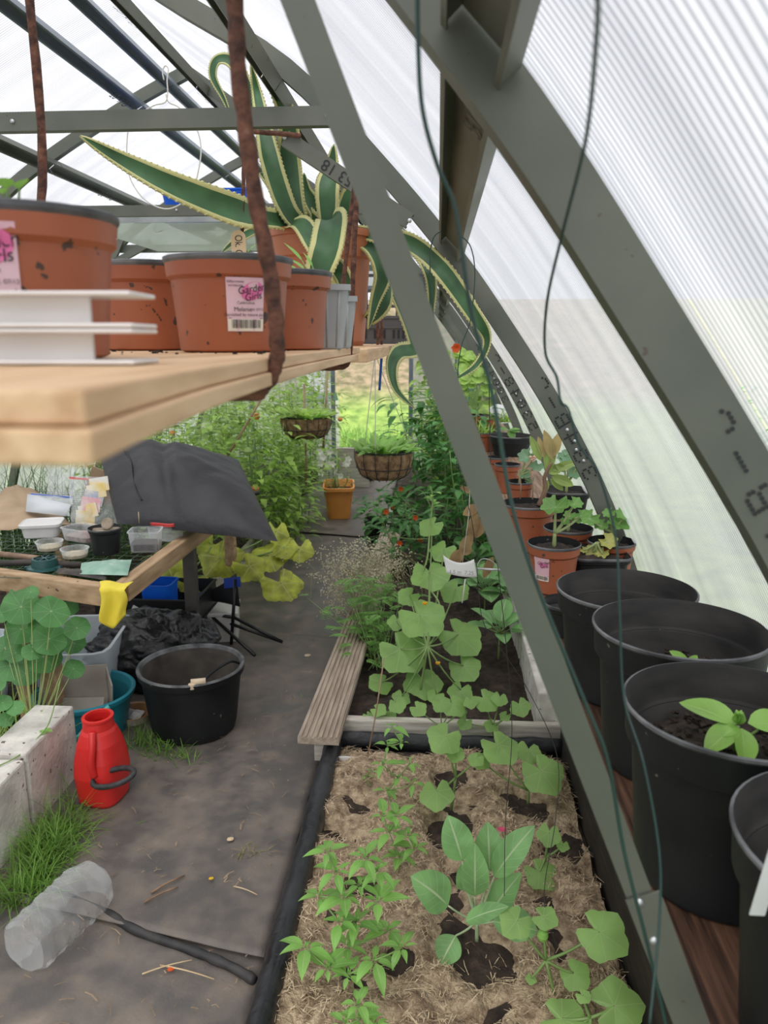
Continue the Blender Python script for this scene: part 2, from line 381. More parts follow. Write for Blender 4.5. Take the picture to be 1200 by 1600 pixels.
M_tom = leafmat('tomato_leaf', (.36,.55,.11), (.42,.58,.18), nv=4, vw=.04, trans=.45, var=.5)
M_darkf = leafmat('dark_leaf', (.09,.26,.06), (.13,.32,.09), nv=4, vw=.04, trans=.35, var=.5)
M_agave = leafmat('agave_leaf', (.05,.135,.05), (.62,.60,.26), kind='stripe', vw=.37, trans=.1, rough=.45, var=.3)
M_squash = leafmat('squash_leaf', (.50,.55,.07), (.62,.62,.2), kind='radial', nv=5, vw=.08, trans=.4, var=.45)
M_orange = mat('orange_petal', (.75,.12,.02), rough=.5, trans=.3)
M_yellow = mat('yellow_petal', (.85,.55,.03), rough=.5, trans=.3)
M_whitef = mat('white_petal', (.85,.84,.78), rough=.6, trans=.3)
M_pink = mat('pink_petal', (.75,.10,.22), rough=.5, trans=.3)
M_poly = panelmat()

# ================================================================== ground outside and the path floor
gm = MB()
def gz(x, y): return -.02 + .02*nz3((x*.6, y*.6, 0)) + (max(0, y-11.5)*.42 if y < 17 else 2.3)
gm.grid(lambda u, v: V((-22+44*u, -2+26*v, gz(-22+44*u, -2+26*v))), 60, 60)
N = NT('meadow'); b = N.n('ShaderNodeBsdfPrincipled'); b.inputs['Roughness'].default_value = .95
t = N.n('ShaderNodeTexCoord'); no = N.n('ShaderNodeTexNoise'); no.inputs['Scale'].default_value = 6; no.inputs['Detail'].default_value = 8; N.l(t.outputs['Object'], no.inputs[0])
r1 = N.n('ShaderNodeValToRGB'); e = r1.color_ramp.elements; e[0].position=.35; e[1].position=.65; e[0].color=(.07,.13,.02,1); e[1].color=(.17,.24,.05,1); N.l(no.outputs['Fac'], r1.inputs[0])
r2 = N.n('ShaderNodeValToRGB'); e = r2.color_ramp.elements; e[0].position=.35; e[1].position=.65; e[0].color=(.07,.065,.027,1); e[1].color=(.20,.15,.095,1); N.l(no.outputs['Fac'], r2.inputs[0])
sp = N.n('ShaderNodeSeparateXYZ'); N.l(t.outputs['Object'], sp.inputs[0])
mr = N.n('ShaderNodeMapRange'); mr.inputs['From Min'].default_value = 12.3; mr.inputs['From Max'].default_value = 13.2; N.l(sp.outputs[1], mr.inputs[0])
mx = N.n('ShaderNodeMixRGB'); N.l(mr.outputs[0], mx.inputs[0]); N.l(r1.outputs[0], mx.inputs[1]); N.l(r2.outputs[0], mx.inputs[2]); m2 = N.n('ShaderNodeMixRGB'); m2.inputs[2].default_value = (.34,.36,.27,1); mq = N.n('ShaderNodeMapRange'); mq.inputs['From Min'].default_value = 2.5; mq.inputs['From Max'].default_value = 7; N.l(sp.outputs[0], mq.inputs[0]); N.l(mq.outputs[0], m2.inputs[0]); N.l(mx.outputs[0], m2.inputs[1])  # brightness painted into the ground colour towards the right, hiding the horizon line
N.l(m2.outputs[0], b.inputs[0]); N.l(b.outputs[0], N.out.inputs[0])
struct(gm.build('floor', N.m))
M_floor = mat('beaten_soil', (.05,.034,.024), (.10,.07,.05), scale=9, rough=.9, bump=.6, bscale=40)
fm = MB(); fm.grid(lambda u, v: V((-2.78+3.5*u, -.6+9.1*v, .006+.006*nz3((u*12, v*30, 3)))), 30, 60)
struct(fm.build('floor', M_floor))

# ================================================================== greenhouse shell
RIDGE = -1.0
Lp = [(-.234,2.367),(-.572,2.183),(-.793,2.035),(-.975,1.849),(-1.12,1.653),(-1.235,1.496),(-1.38,1.247),(-1.52,.969),(-1.64,.6),(-1.72,.3),(-1.75,0)]
profR = [(RIDGE,2.475),(-.655,2.239),(-.367,2.068),(-.143,1.849),(.030,1.653),(.148,1.496),(.315,1.247),(.459,.969),(.59,.6),(.67,.3),(.71,0)]
profL = [(RIDGE,2.475)] + [(RIDGE+a, z) for a, z in Lp]
def sm2(p): return smooth_path([V((a, 0, b)) for a, b in p], 5)
SR, SL = sm2(profR), sm2(profL)
Y0, Y1 = -.9, 8.45
def shell(prof, name, ctr):
    mb = MB(); out = []
    for k, p in enumerate(prof):
        t = (prof[min(k+1, len(prof)-1)]-prof[max(k-1, 0)]).normalized(); n = V((t.z, 0, -t.x))
        if n.dot(p-V((RIDGE, 0, .9))) < 0: n = -n
        out.append(p+n*.03)
    n_ = len(out)
    for ys in range(-1, 7):
        a, b_ = (.64 if ys == 0 else .65+1.3*ys), (.64 if ys == -1 else .65+1.3*(ys+1))
        a = max(a, Y0); b_ = min(b_, Y1+.02)
        P = [V((p.x, y, p.z)) for p in out for y in (a+.002, b_-.002)]
        mb.add(P, [(2*i, 2*i+1, 2*i+3, 2*i+2) for i in range(n_-1)], 0, True)
    return struct(mb.build(name, M_poly))
shell(SR, 'wall_right', 1); shell(SL, 'wall_left', -1)
# end wall with its open doorway
DX0, DX1, DZ = -1.14, -.29, 1.98
def endwall():
    mb = MB(); y = Y1+.02
    pts = list(reversed(SL)) + SR[1:]
    for i in range(len(pts)-1):
        a, b_ = pts[i], pts[i+1]
        lo = lambda x: DZ if DX0 < x < DX1 else 0
        mid = (a.x+b_.x)/2; z0 = lo(mid)
        mb.add([V((a.x, y, z0)), V((b_.x, y, z0)), V((b_.x, y, b_.z)), V((a.x, y, a.z))], [(0,1,2,3)])
    return struct(mb.build('wall_back', M_poly))
endwall()
# C-channel section and members
def channel(w, d, t=.002, lip=.006):
    # web of width w facing -b, flanges of depth d towards +b
    return [(-w/2,0),(w/2,0),(w/2,d),(w/2-lip,d),(w/2-lip,d-t),(w/2-t,d-t),(w/2-t,t),(-w/2+t,t),(-w/2+t,d-t),(-w/2+lip,d-t),(-w/2+lip,d),(-w/2,d)]
AY = [.65+1.3*i for i in range(7)]
AY[-1] = 8.44; AY[0] = .64
for k, y in enumerate(AY):
    mb = MB()
    for pr_ in (SR, SL):
        mb.sweep([V((p.x, y, p.z)) for p in pr_], channel(.045, .03), (0, 1, 0))
    o = struct(mb.build('trim_%d' % (k+1), M_gal))
    if k in (0, 1, 2, 3):
        # bolts where panel plates meet the arch on the right
        for (px, pz) in ((.335, 1.215), (.36, 1.165)):
            for s in (-1, 1):
                bb = MB(); bb.tube([V((px+.010*s, y-.005, pz-.014*s)), V((px+.010*s, y+.002, pz-.014*s))], .004, 8); bb.build('bolt', M_zinc, o)
def purlin(n, x, z, ang, w=.05, d=.03, ys=AY, m_=None, y0=Y0, holes=True):
    """channel running along the house, open side turned inwards; one length per bay"""
    c, s_ = math.cos(ang), math.sin(ang)
    mb = MB(); stops = [y0]+[a for a in ys if a > y0]
    for i in range(len(stops)-1):
        a, b_ = stops[i]+.004, stops[i+1]-.004
        path = [V((x, a, z)), V((x, b_, z))]
        sec = channel(w, d)
        mb.sweep(path, [(q, r) for q, r in sec], (-s_, 0, -c))
    return struct(mb.build('trim_%d' % n, m_ or M_gal))
purlin(8, .036, 1.670, math.radians(46), .064, .022)
purlin(9, -.39, 2.055, math.radians(38), .045, .03)
purlin(10, RIDGE+.07, 2.425, math.radians(28), .05, .03)
purlin(11, RIDGE-.06, 2.425, math.radians(-28), .04, .03, m_=M_galb)
purlin(12, RIDGE-.19, 2.35, math.radians(-28), .045, .03, m_=M_galb)
purlin(13, -1.57, 2.14, math.radians(-36), .05, .03)
purlin(14, -1.97, 1.84, math.radians(-46), .045, .03)
def codes():
    base = [o for o in bpy.data.objects if o.name == 'trim_13'][0]
    for y in (1.1, 2.4, 3.7): text('GTP 02', .05, (-1.545, y, 2.098), (0,-1,0), (.8,0,.6), M_ink, base, 'stamped_code')
    base = [o for o in bpy.data.objects if o.name == 'trim_12'][0]
    for y in (1.9, 3.0): text('GTP 02', .045, (RIDGE-.178, y, 2.305), (0,-1,0), (.88,0,.47), M_ink, base, 'stamped_code')
    base = [o for o in bpy.data.objects if o.name == 'trim_8'][0]
    text('5.02', .04, (.033, .86, 1.666), (0,-1,0), (-.72,0,.69), M_ink, base, 'stamped_code', squash=1.2)
    base = [o for o in bpy.data.objects if o.name == 'trim_10'][0]
    for y in (2.5, 3.3): text('GTP 02', .045, (RIDGE+.055, y, 2.385), (0,-1,0), (.88,0,-.47), M_ink, base, 'stamped_code')
codes()
def onarch(k, z, dz=.0):
    """point and tangent on the right arch at height z"""
    for i in range(len(SR)-1):
        if SR[i].z >= z >= SR[i+1].z:
            f = (SR[i].z-z)/(SR[i].z-SR[i+1].z); p = SR[i].lerp(SR[i+1], f); t = (SR[i+1]-SR[i]).normalized()
            return V((p.x, AY[k]-.0012, p.z)), t
FONT = {'C': ['.###.','#...#','#....','.....','.....','.....','.....'], '-': ['.....','.....','.....','#####','.....','.....','.....'],
 'B': ['####.','#...#','#...#','####.','#...#','#...#','####.'], '4': ['...#.','..##.','.#.#.','#..#.','#####','...#.','...#.'],
 '8': ['.###.','#...#','#...#','.###.','#...#','#...#','.###.'], '0': ['.###.','#...#','#..##','#.#.#','##..#','#...#','.###.'],
 '5': ['#####','#....','####.','....#','....#','#...#','.###.'], '3': ['.###.','#...#','....#','..##.','....#','#...#','.###.']}
def dots(mb, ch, c, r, u, s, rad):
    n = V(r).cross(V(u))
    for j, row in enumerate(FONT[ch]):
        for i, q in enumerate(row):
            if q == '#':
                p = c + r*((i-2)*s) + u*((3-j)*s*.85)
                mb.add([p + (r*math.cos(a*pi/4)+u*math.sin(a*pi/4))*rad for a in range(8)], [tuple(range(8))], 0, False)
for k, codes_, z0, st in ((0, 'C-B485', 1.382, .034), (1, 'C-B433', 1.34, .05), (2, 'C-84035', 1.37, .052), (3, 'C-84033', 1.40, .055)):
    mb = MB(); z = z0
    for ch in codes_:
        p, t_ = onarch(k, z); side = V((t_.z, 0, -t_.x))
        rr = V((-t_.x, 0, -t_.z)); uu = -V((-side.x, 0, -side.z))
        if uu.x < 0: uu = -uu
        dots(mb, ch, p, rr, uu, st*.125, st*.058); z -= st*.88
    o = [x for x in bpy.data.objects if x.name == 'trim_%d' % (k+1)][0]
    mb.build('stamped_code', M_ink, o)

# ridge-to-side tie bars
def tie(k, x0, x1, z, label, w=.042):
    y = AY[k]-.03
    root = thing('tie_bar', (x0, y, z), label, 'tie bar')
    mb = MB(); mb.sweep([V((x0, y, z)), V((x1, y, z))], channel(w, .026), (0, 1, 0)); mb.build('bar', M_gal, root, world=True)
    for x in (x0+.02, x1-.02, (x0+x1)/2): bb = MB(); bb.tube([V((x, y-.004, z)), V((x, y+.002, z))], .005, 8); bb.build('bolt', M_zinc, root, world=True)
    return root
tie(1, -1.79, -.245, 1.955, 'grey steel tie bar crossing nearest, in front of the agave leaf tips')
tie(2, -1.85, -.27, 1.957, 'grey steel tie bar passing in front of the blue trays')
tie(3, -1.85, -.27, 1.957, 'grey steel tie bar just below the wire tray of blue trays')
tie(4, -1.85, -.27, 1.957, 'faint far grey steel tie bar behind the hanging tray')
def gusset(k, a, b, label, code=None, flip=False):
    y = AY[k]-.06; a = V((a[0], y, a[1])); b_ = V((b[0], y, b[1]))
    root = thing('corner_brace', a, label, 'brace')
    mb = MB(); mb.sweep([a, b_], channel(.036, .024), (0, 1, 0)); mb.build('bar', M_gal, root, world=True)
    for p in (a, b_): bb = MB(); bb.tube([p+V((0,-.006,0)), p+V((0,.002,0))], .005, 8); bb.build('bolt', M_zinc, root, world=True)
    if code:
        d = (b_-a).normalized(); c = a.lerp(b_, .42)+V((0,-.0015,0))
        text(code, .036, c, -d, -V((-d.z, 0, d.x)) if d.x > 0 else V((-d.z,0,d.x)), M_ink, root, 'stamped_code')
g1a = PY(445, 215, AY[1]-.06); g1b = PY(640, 345, AY[1]-.06)
gusset(1, (g1a.x, g1a.z), (g1b.x, g1b.z), 'short grey steel corner brace stamped 53 18 under the nearest tie bar', '53 18')
g1a = PY(236, 378, AY[3]-.06); g1b = PY(160, 420, AY[3]-.06)
gusset(3, (g1a.x, g1a.z), (g1b.x, g1b.z), 'small far corner brace on the left arch above the pots')
g1a = PY(190, 372, AY[3]-.05); g1b = PY(172, 415, AY[3]-.05)
gusset(3, (g1a.x, g1a.z), (g1b.x, g1b.z), 'tiny upright strap on the far left arch')

# long diagonal brace standing in front
def brace():
    y = .56
    a = PY(465, 0, y); a2 = PY(1030, 1480, y); d = (a2-a).normalized(); top = a - d*.35; bot = a2 + d*1.0
    t = (-bot.z+.02)/(d.z) if d.z else 0; bot = bot + d*((bot.z-.02)/-d.z)
    root = thing('diagonal_brace', (bot.x, y, 0), 'long green grey steel strut leaning across the view in front of the bed', 'strut')
    mb = MB(); mb.sweep([top, a, a2, bot], channel(.0215, .014, t=.0015, lip=.003), (0, 1, 0)); mb.build('bar', M_gal, root, world=True)
    for f in (.935, .985):
        p = a.lerp(a2, f); n = V((d.z, 0, -d.x)); c = p + n*(.002); bb = MB()
        bb.tube([c+V((0,-.006,0)), c+V((0,.001,0))], .0035, 8); bb.build('bolt', M_zinc, root, world=True, label='bright bolt head')
    pm = MB(); q = a.lerp(a2, 1.0)
    pm.sweep([a.lerp(a2, .93), a.lerp(a2, 1.12)], [(-.012,-.004),(.017,-.004),(.017,-.0015),(-.012,-.0015)], (0,1,0)); pm.build('joint_plate', M_gal, root, world=True)
brace()
# door frame posts
for x, nme in ((DX0, 'left'), (DX1, 'right')):
    mb = MB(); mb.box((x, Y1-.02, DZ/2), (.045, .04, DZ)); struct(mb.build('trim_%d' % (20 if nme == 'left' else 21), M_galb, bevel=.003))
mb = MB(); mb.box(((DX0+DX1)/2, Y1-.02, DZ), (DX1-DX0, .04, .045)); struct(mb.build('trim_22', M_galb, bevel=.003))
for x in (-2.05, .2):
    mb = MB(); mb.box((x, Y1-.01, 1.0), (.04, .03, 1.9)); struct(mb.build('trim_%d' % (23 if x < 0 else 24), M_galb))

# ================================================================== raised beds (right half of the floor)
BX0, BX1 = -.33, .43
def bedsoil(name, y0, y1, z, m, label, x0=BX0, x1=BX1, amp=.02):
    mb = MB(); mb.grid(lambda u, v: V((x0+(x1-x0)*u, y0+(y1-y0)*v, z+amp*nz3((u*7, v*7*(y1-y0), z*9)) + amp*.5*nz3((u*25, v*25*(y1-y0), 1)))), 60, int(60*(y1-y0)/.8))
    mb.box(((x0+x1)/2, (y0+y1)/2, (z-amp-.01)/2), (x1-x0, y1-y0, z-amp-.012))
    return tag(mb.build(name, m), label, 'soil', kind='stuff')
bedsoil('bed_soil', .62, 2.36, .085, M_bed, 'dark soil of the front raised bed under the straw')
bedsoil('bed_soil', 2.42, 8.2, .11, M_bed, 'dark bare soil of the second raised bed')
# straw blanket with holes: only where noise is high
mb = MB(); nx, ny = 70, 170; x0, x1, y0, y1 = BX0+.015, BX1-.01, .66, 2.33
hz = {}
bare = [(PZ(700,1300,.09),.07),(PZ(760,1500,.09),.075),(PZ(620,1500,.09),.05),(PZ(700,1215,.09),.06),(PZ(820,1260,.09),.08),(PZ(510,1300,.09),.05),(PZ(560,1385,.09),.05),(PZ(880,1330,.09),.05),(PZ(480,1210,.09),.0)]
def strawh(x, y):
    k = nz3((x*7, y*7, 5))*.6+nz3((x*19, y*19, 2))*.4
    for c, r in bare:
        d = math.hypot(x-c.x, y-c.y)/max(r, .001)
        if d < 1.3: k -= max(0, 1.25-d)*1.1
    return k
for j in range(ny+1):
    for i in range(nx+1):
        x = x0+(x1-x0)*i/nx; y = y0+(y1-y0)*j/ny; k = strawh(x, y)
        hz[i, j] = V((x, y, .098 + .022*max(-1.2, min(1, (k+.15)*3)) + .007*nz3((x*60, y*60, 0))))
mb.add([hz[i, j] for j in range(ny+1) for i in range(nx+1)], [(j*(nx+1)+i, j*(nx+1)+i+1, (j+1)*(nx+1)+i+1, (j+1)*(nx+1)+i) for j in range(ny) for i in range(nx)])
sr = tag(mb.build('straw_mulch', M_straw), 'tan matted straw mulch covering the front raised bed', 'straw', kind='stuff')
mb = MB()
for i in range(11000):
    x = R.uniform(x0, x1); y = y0+(y1-y0)*R.random()**1.15
    if strawh(x, y) < -.12 and R.random() < .93: continue
    a = R.uniform(0, 2*pi); L = R.uniform(.012, .05); d = V((math.cos(a), math.sin(a), R.uniform(-.1, .2)))*L/2
    k = max(-1.2, min(1, (strawh(x, y)+.15)*3)); c = V((x, y, .101+.022*k+R.uniform(0, .008))); n = V((-d.y, d.x, 0)).normalized()*R.uniform(.0004, .001)
    mid = c+V((0, 0, R.uniform(0, .008)))+n*R.uniform(-6, 6)
    mb.add([c-d-n, c-d+n, mid+n, mid-n, c+d+n, c+d-n], [(0,1,2,3),(3,2,4,5)], 0, False)
mb.build('straw_strands', mat('straw_mix', (.26,.18,.11), (.72,.57,.38), scale=60, rough=.85, lo=.42, hi=.58), sr)['kind'] = 'stuff'

# bed edges
mb = MB()
def liner(y0, y1):
    n = 60; out = []
    for j in range(n+1):
        y = y0+(y1-y0)*j/n; w_ = .010*nz3((0, y*9, 3)); w2 = .012*nz3((4, y*16, 1))
        sec = [(-.385+w_, .012), (-.372+w_, .045), (-.368+w2, .10), (-.358+w_, .135+w2*.5), (-.335, .150+w_*.5), (-.312+w2, .140), (-.304+w_, .115), (-.308, .07)]
        out.append([V((a, y, z)) for a, z in sec])
    m_ = len(out[0])
    return [p for r in out for p in r], [(j*m_+i, j*m_+i+1, (j+1)*m_+i+1, (j+1)*m_+i) for j in range(n) for i in range(m_-1)]
p, f = liner(.6, 2.40); mb.add(p, f)
tag(mb.build('bed_liner', M_liner, solid=.003, sub=1), 'shiny black plastic liner wrapped over the left edge of the front bed', 'liner')
mb = MB(); mb.grid(lambda u, v: V((-.335+.77*u, 2.395-.03*math.sin(v*2.6)-.006*nz3((u*9, v*3, 1)), .06+.085*v+.006*nz3((u*12, v*3, 7)))), 40, 8)
tag(mb.build('cross_liner', M_liner, solid=.003), 'black plastic liner hung over the far end of the front bed', 'liner')
M_grey = mat('pale_timber', (.42,.38,.32), (.66,.62,.54), scale=6, rough=.85, stretch=(1.5,14,14), bump=.3, bscale=10)
mb = MB(); mb.box((.05, 2.43, .135), (.78, .035, .07)); tag(mb.build('edging_board', M_grey, bevel=.004), 'pale timber board across the near end of the second bed', 'board')
mb = MB(); mb.box((.448, 1.5, .21), (.03, 1.85, .42)); tag(mb.build('edging_board', mat('black_board', (.012,.010,.008), (.035,.028,.02), scale=7, rough=.7, stretch=(1,1,9)), bevel=.004), 'dark board standing along the right side of the front bed', 'board')
for i in range(5):
    y = 2.47+.30+i*.62
    mb = MB(); mb.box((.405, y, .13), (.085, .585, .26)); tag(mb.build('edging_block', M_conc, bevel=.006), 'aerated concrete block on the right of the second bed, %s' % ['nearest of the row','second of the row','middle of the row','fourth of the row','farthest of the row'][i], 'block', 'concrete blocks along the second bed')
for i in range(3):
    y = 2.47+.55+i*1.25
    mb = MB(); mb.box((-.355, y, .06), (.04, 1.2, .12)); tag(mb.build('edging_board', M_grey), ['pale side board under the grooved decking plank', 'side board of the second bed below the marigold', 'far side board of the second bed beside the tall dark plants'][i], 'board')
# grooved decking plank laid on the left edge
M_deck = mat('decking', (.30,.235,.18), (.46,.38,.30), scale=6, rough=.8, stretch=(10,1,10), bump=.2, bscale=10, spots=(34,.74,(.14,.10,.07)))
mb = MB(); sec = []; n = 8; W_ = .135
for i in range(n):
    x = -W_/2 + W_*i/n; w = W_/n
    sec += [(x+w*.12, .012), (x+w*.30, .018), (x+w*.72, .018), (x+w*.88, .012)]
sec = [(-W_/2, .012)] + sec + [(W_/2, .012), (W_/2, -.010), (-W_/2, -.010)]
a = PZ(497, 1158, .18); b_ = PZ(612, 830, .18); a.z = b_.z = .178
mb.sweep([a, b_], [(x, z) for x, z in sec][::-1], (0, 0, 1)); mb.build('decking_plank', M_deck)
tag(bpy.data.objects['decking_plank'], 'grooved brown decking plank laid along the left edge of the second bed', 'plank')
for y, lb in ((2.38, 'short wooden peg under the near end of the decking plank'), (3.8, 'wooden peg under the middle of the decking plank')):
    mb = MB(); mb.box((-.385-.0*y, y, .083), (.035, .035, .166)); tag(mb.build('wooden_peg', M_grey, bevel=.003), lb, 'peg')

# ================================================================== path: overlapping weed mats
M_mat = mat('weed_mat', (.095,.086,.080), (.185,.152,.125), (.27,.225,.185), scale=11, rough=.42, rough2=.75, lo=.38, hi=.68, bump=.5, bscale=140, spots=(46,.735,(.20,.16,.12)), bdist=.002)
def sheet(x0, x1, ya, yb, z, label, ripple=.006, fold=None, seed=0):
    mb = MB()
    def f(u, v):
        x = x0+(x1-x0)*u; yl = ya[0]+(ya[1]-ya[0])*u; yh = yb[0]+(yb[1]-yb[0])*u
        y = yl+(yh-yl)*v; h = ripple*(.6*nz3((x*3, y*3, seed))+.5*nz3((x*9, y*7, seed+3)))+ripple*.5
        if v < .03: h += fold or 0
        return V((x, y, z+h))
    mb.grid(f, 40, 80); o = mb.build('weed_mat', M_mat, solid=.004); return tag(o, label, 'weed mat')
sheet(-1.30, -.385, (.7, .7), (1.95, 1.62), .022, 'nearest dark weed mat sheet under the plastic bottle', seed=1)
sheet(-1.35, -.385, (1.70, 1.50), (3.62, 3.45), .036, 'dark muddy weed mat sheet between the red can and the bed', seed=2)
sheet(-1.40, -.385, (3.55, 3.40), (5.7, 5.5), .024, 'middle weed mat sheet beside the marigold', seed=4)
sheet(-1.45, -.40, (5.62, 5.40), (8.4, 8.4), .038, 'far paler weed mat sheet leading to the doorway', seed=6)
# rolled seam of the second sheet
pts = [PZ(60,1385,.035), PZ(150,1418,.035), PZ(215,1455,.035), PZ(300,1485,.035), PZ(360,1510,.035), PZ(398,1532,.035)]
mb = MB(); pp = smooth_path(pts, 6)
mb.tube(pp, [.010+.006*abs(nz3((i*.3, 0, 2))) for i in range(len(pp))], 8)
tag(mb.build('mat_fold', mat('mat_black', (.015,.015,.016), (.045,.042,.04), scale=20, rough=.6)), 'rolled dark edge of the weed mat crossing the path', 'fold')
# litter on the path
mb = MB()
for i in range(520):
    x = R.uniform(-1.25, -.4); y = R.uniform(1.0, 3.6); z = .048
    if y < 1.7: z = .035
    a = R.random()*6.3; L = R.uniform(.006, .045)*(1 if i % 3 else .4); d = V((math.cos(a), math.sin(a), .05))*L/2; n = V((-d.y, d.x, 0)).normalized()*R.uniform(.0005, .0018)
    c = V((x, y, z+R.uniform(0, .003))); m_ = c+n*R.uniform(-4, 4)+V((0,0,.003))
    mb.add([c-d-n, c-d+n, m_+n, m_-n, c+d+n, c+d-n], [(0,1,2,3),(3,2,4,5)], 0, False)
tag(mb.build('path_litter', mat('litter', (.14,.09,.055), (.34,.25,.16), scale=9, rough=.9)), 'brown straw bits and crumbs strewn over the path', 'litter', kind='stuff')
def stick(p, q, r, label, m=None):
    mb = MB(); stem(mb, p, q, r, r*.7, sag=.004, k=5); tag(mb.build('dry_stick', m or M_straws), label, 'stick')
M_tw = mat('twig', (.17,.10,.06), (.30,.19,.12), scale=20, rough=.85)
stick(PZ(236,1395,.047), PZ(288,1368,.047), .0035, 'upper of two short brown sticks lying on the path', M_tw)
stick(PZ(225,1410,.047), PZ(278,1386,.047), .003, 'lower of two short brown sticks lying on the path', M_tw)
stick(PZ(365,1385,.047), PZ(402,1398,.047), .0018, 'bent pale straw near the bed liner')
stick(PZ(222,1522,.035), PZ(300,1500,.035), .002, 'long pale straw near the front of the path')
stick(PZ(250,1508,.035), PZ(335,1530,.035), .002, 'pale straw crossing another below the mat fold')
def pebble(p, r, m, label, cat='scrap'):
    mb = MB(); mb.lathe([(0.0001, 0), (r, .1*r), (r*.9, .45*r), (.0001, .6*r)], 9, p, wob=lambda a, z: 1+.2*math.sin(2*a+1)); tag(mb.build('scrap', m), label, cat)
M_pale = mat('pale_scrap', (.55,.40,.24), (.75,.6,.42), scale=30)
pebble(PZ(360,1312,.047), .009, M_pale, 'pale tan scrap on the path by the dry grass tuft')
pebble(PZ(330,1373,.047), .006, M_yellow, 'tiny yellow petal on the path')
pebble(PZ(481,1025,.04), .014, M_pale, 'pale round scrap on the path beside the bed')
pebble(PZ(267,1515,.035), .007, M_orange, 'small rusty orange scrap at the front of the path')

# ================================================================== right staging shelf and its pots
SZ = .87
mb = MB(); ys = [.32, 2.15, 4.1, 6.2, 8.2]
for i in range(4):
    for j, (xa, xb) in enumerate(((.238, .345), (.350, .462))):
        mb = MB(); mb.box(((xa+xb)/2, (ys[i]+ys[i+1])/2, SZ-.0125), (xb-xa, ys[i+1]-ys[i]-.006, .025))
        tag(mb.build('shelf_board', M_dark if i == 0 else mat('worn_board', (.13,.075,.045), (.33,.22,.14), scale=6, rough=.7, stretch=(22,1.2,8), bump=.3, bscale=8), bevel=.003),
            '%s brown board of the right shelf, %s' % (['inner', 'outer'][j], ['nearest, under the big black pots', 'second, under the small terracotta pots', 'third, under the grassy pots', 'farthest, towards the end wall'][i]), 'board')
for i, y in enumerate((.5, 2.2, 4.1, 6.1, 7.9)):
    root = thing('shelf_trestle', (.35, y, 0), 'wooden trestle carrying the right shelf, %s from the front' % ['first','second','third','fourth','fifth'][i], 'trestle', 'trestles of the right shelf')
    xs_ = (.485, .48)
    m1 = MB(); m1.box((.36, y, SZ-.045), (.2, .04, .04)); m1.build('crossbar', M_dark, root, world=True)
    m1 = MB(); m1.box((.485, y, (SZ-.065)/2), (.03, .04, SZ-.065)); m1.build('leg', M_dark, root, world=True)

def pot_prof(r, h, rimh=.2, t=.004, base=.76, step=.93, fill=.72):
    """outer wall up, over the rim, down inside"""
    rb = r*base; rs = r*step; zs = h*(1-rimh)
    k = rb+(rs-rb)*(zs/h)
    return [(rb*.9, .0), (rb, .002), (rb+(k-rb)*.08, .03*h), (k*1.0, zs-.004), (r*.965, zs), (r*.985, h-.006), (r*1.01, h-.003), (r*1.01, h), (r*.985, h+.001), (r*.975, h-.004), (r*.915, zs), (r*.895, zs-.006), (rb+(k-rb)*fill-t, h*fill-.01)]
def pot(loc, r, h, label, cat='plant pot', mo=None, mi_=None, name='plant_pot', soil=M_soil, fill=.7, rimh=.2, sq=0, group=None, base=.78, rimm=None, rz=0):
    root = thing(name, loc, label, cat, group, rz)
    pf = pot_prof(r, h, rimh, base=base, fill=fill); n = 48 if r > .08 else 28
    mis = [0]*5 + [1]*3 + [2]*(len(pf)-9)
    mb = MB(); mb.lathe(pf, n, (0,0,0), sq=sq, mis=mis); mb.disc(r*base*.9, 0.001, n)
    rim = rimm or M_rim
    mb.build('pot', [mo or M_blk, rim, mi_ or mat('dusty_inner', (.012,.012,.012), (.05,.046,.042), scale=9, rough=.7, stretch=(1,1,3))], root)
    # soil
    if soil:
        rs = pf[-1][0]+.003; zt = h*fill; sm = MB()
        sm.lathe([(rs, zt-.012), (rs*.98, zt-.004), (rs*.8, zt), (rs*.55, zt+.003), (rs*.3, zt+.004), (rs*.1, zt+.004), (.0001, zt+.004)], 26, (0,0,0), sq=sq)
        for v in sm.v: v.z += .005*nz3((v.x*55+loc[0]*9, v.y*55, 2))+.004*nz3((v.x*130, v.y*130, 5))
        if r > .09:
            for i in range(160):
                a = R.random()*6.28; q = rs*.93*R.random()**.5; s_ = R.uniform(.002, .006)
                sm.box((q*math.cos(a), q*math.sin(a), zt+.005), (s_*1.5, s_, s_*.8), Matrix.Rotation(R.random()*3, 3, 'Z') @ Matrix.Rotation(R.random(), 3, 'X'))
        sm.build('soil', soil, root)
    return root
def basil(mb, c, s=1, up0=0):
    """young basil: glossy paired leaves"""
    c = V(c)
# four large black pots
PB = [(V((.352, .545, SZ)), .112), (V((.320, .775, SZ)), .113), (V((.333, 1.008, SZ)), .1145), (V((.316, 1.236, SZ)), .112)]
p1 = pot(PB[0][0], .112, .20, 'large scuffed black pot at the bottom right corner, cut off by the frame', fill=.62)
p2 = pot(PB[1][0], .113, .20, 'large black pot with the big glossy basil seedling', fill=.72)
p3 = pot(PB[2][0], .1145, .20, 'large black pot with a small basil seedling, third of the row', fill=.62)
p4 = pot(PB[3][0], .112, .178, 'empty looking large black pot, farthest of the four big ones', fill=.5)
# white plant tag in the cut-off pot
mb = MB(); q = PY(1198, 1380, .50); mb.box(q, (.011, .0012, .07), Matrix.Rotation(.25, 3, 'X')); tag(mb.build('plant_tag', clear('clear_tag', tr=.35)), 'clear plastic plant tag standing in the corner pot', 'tag')
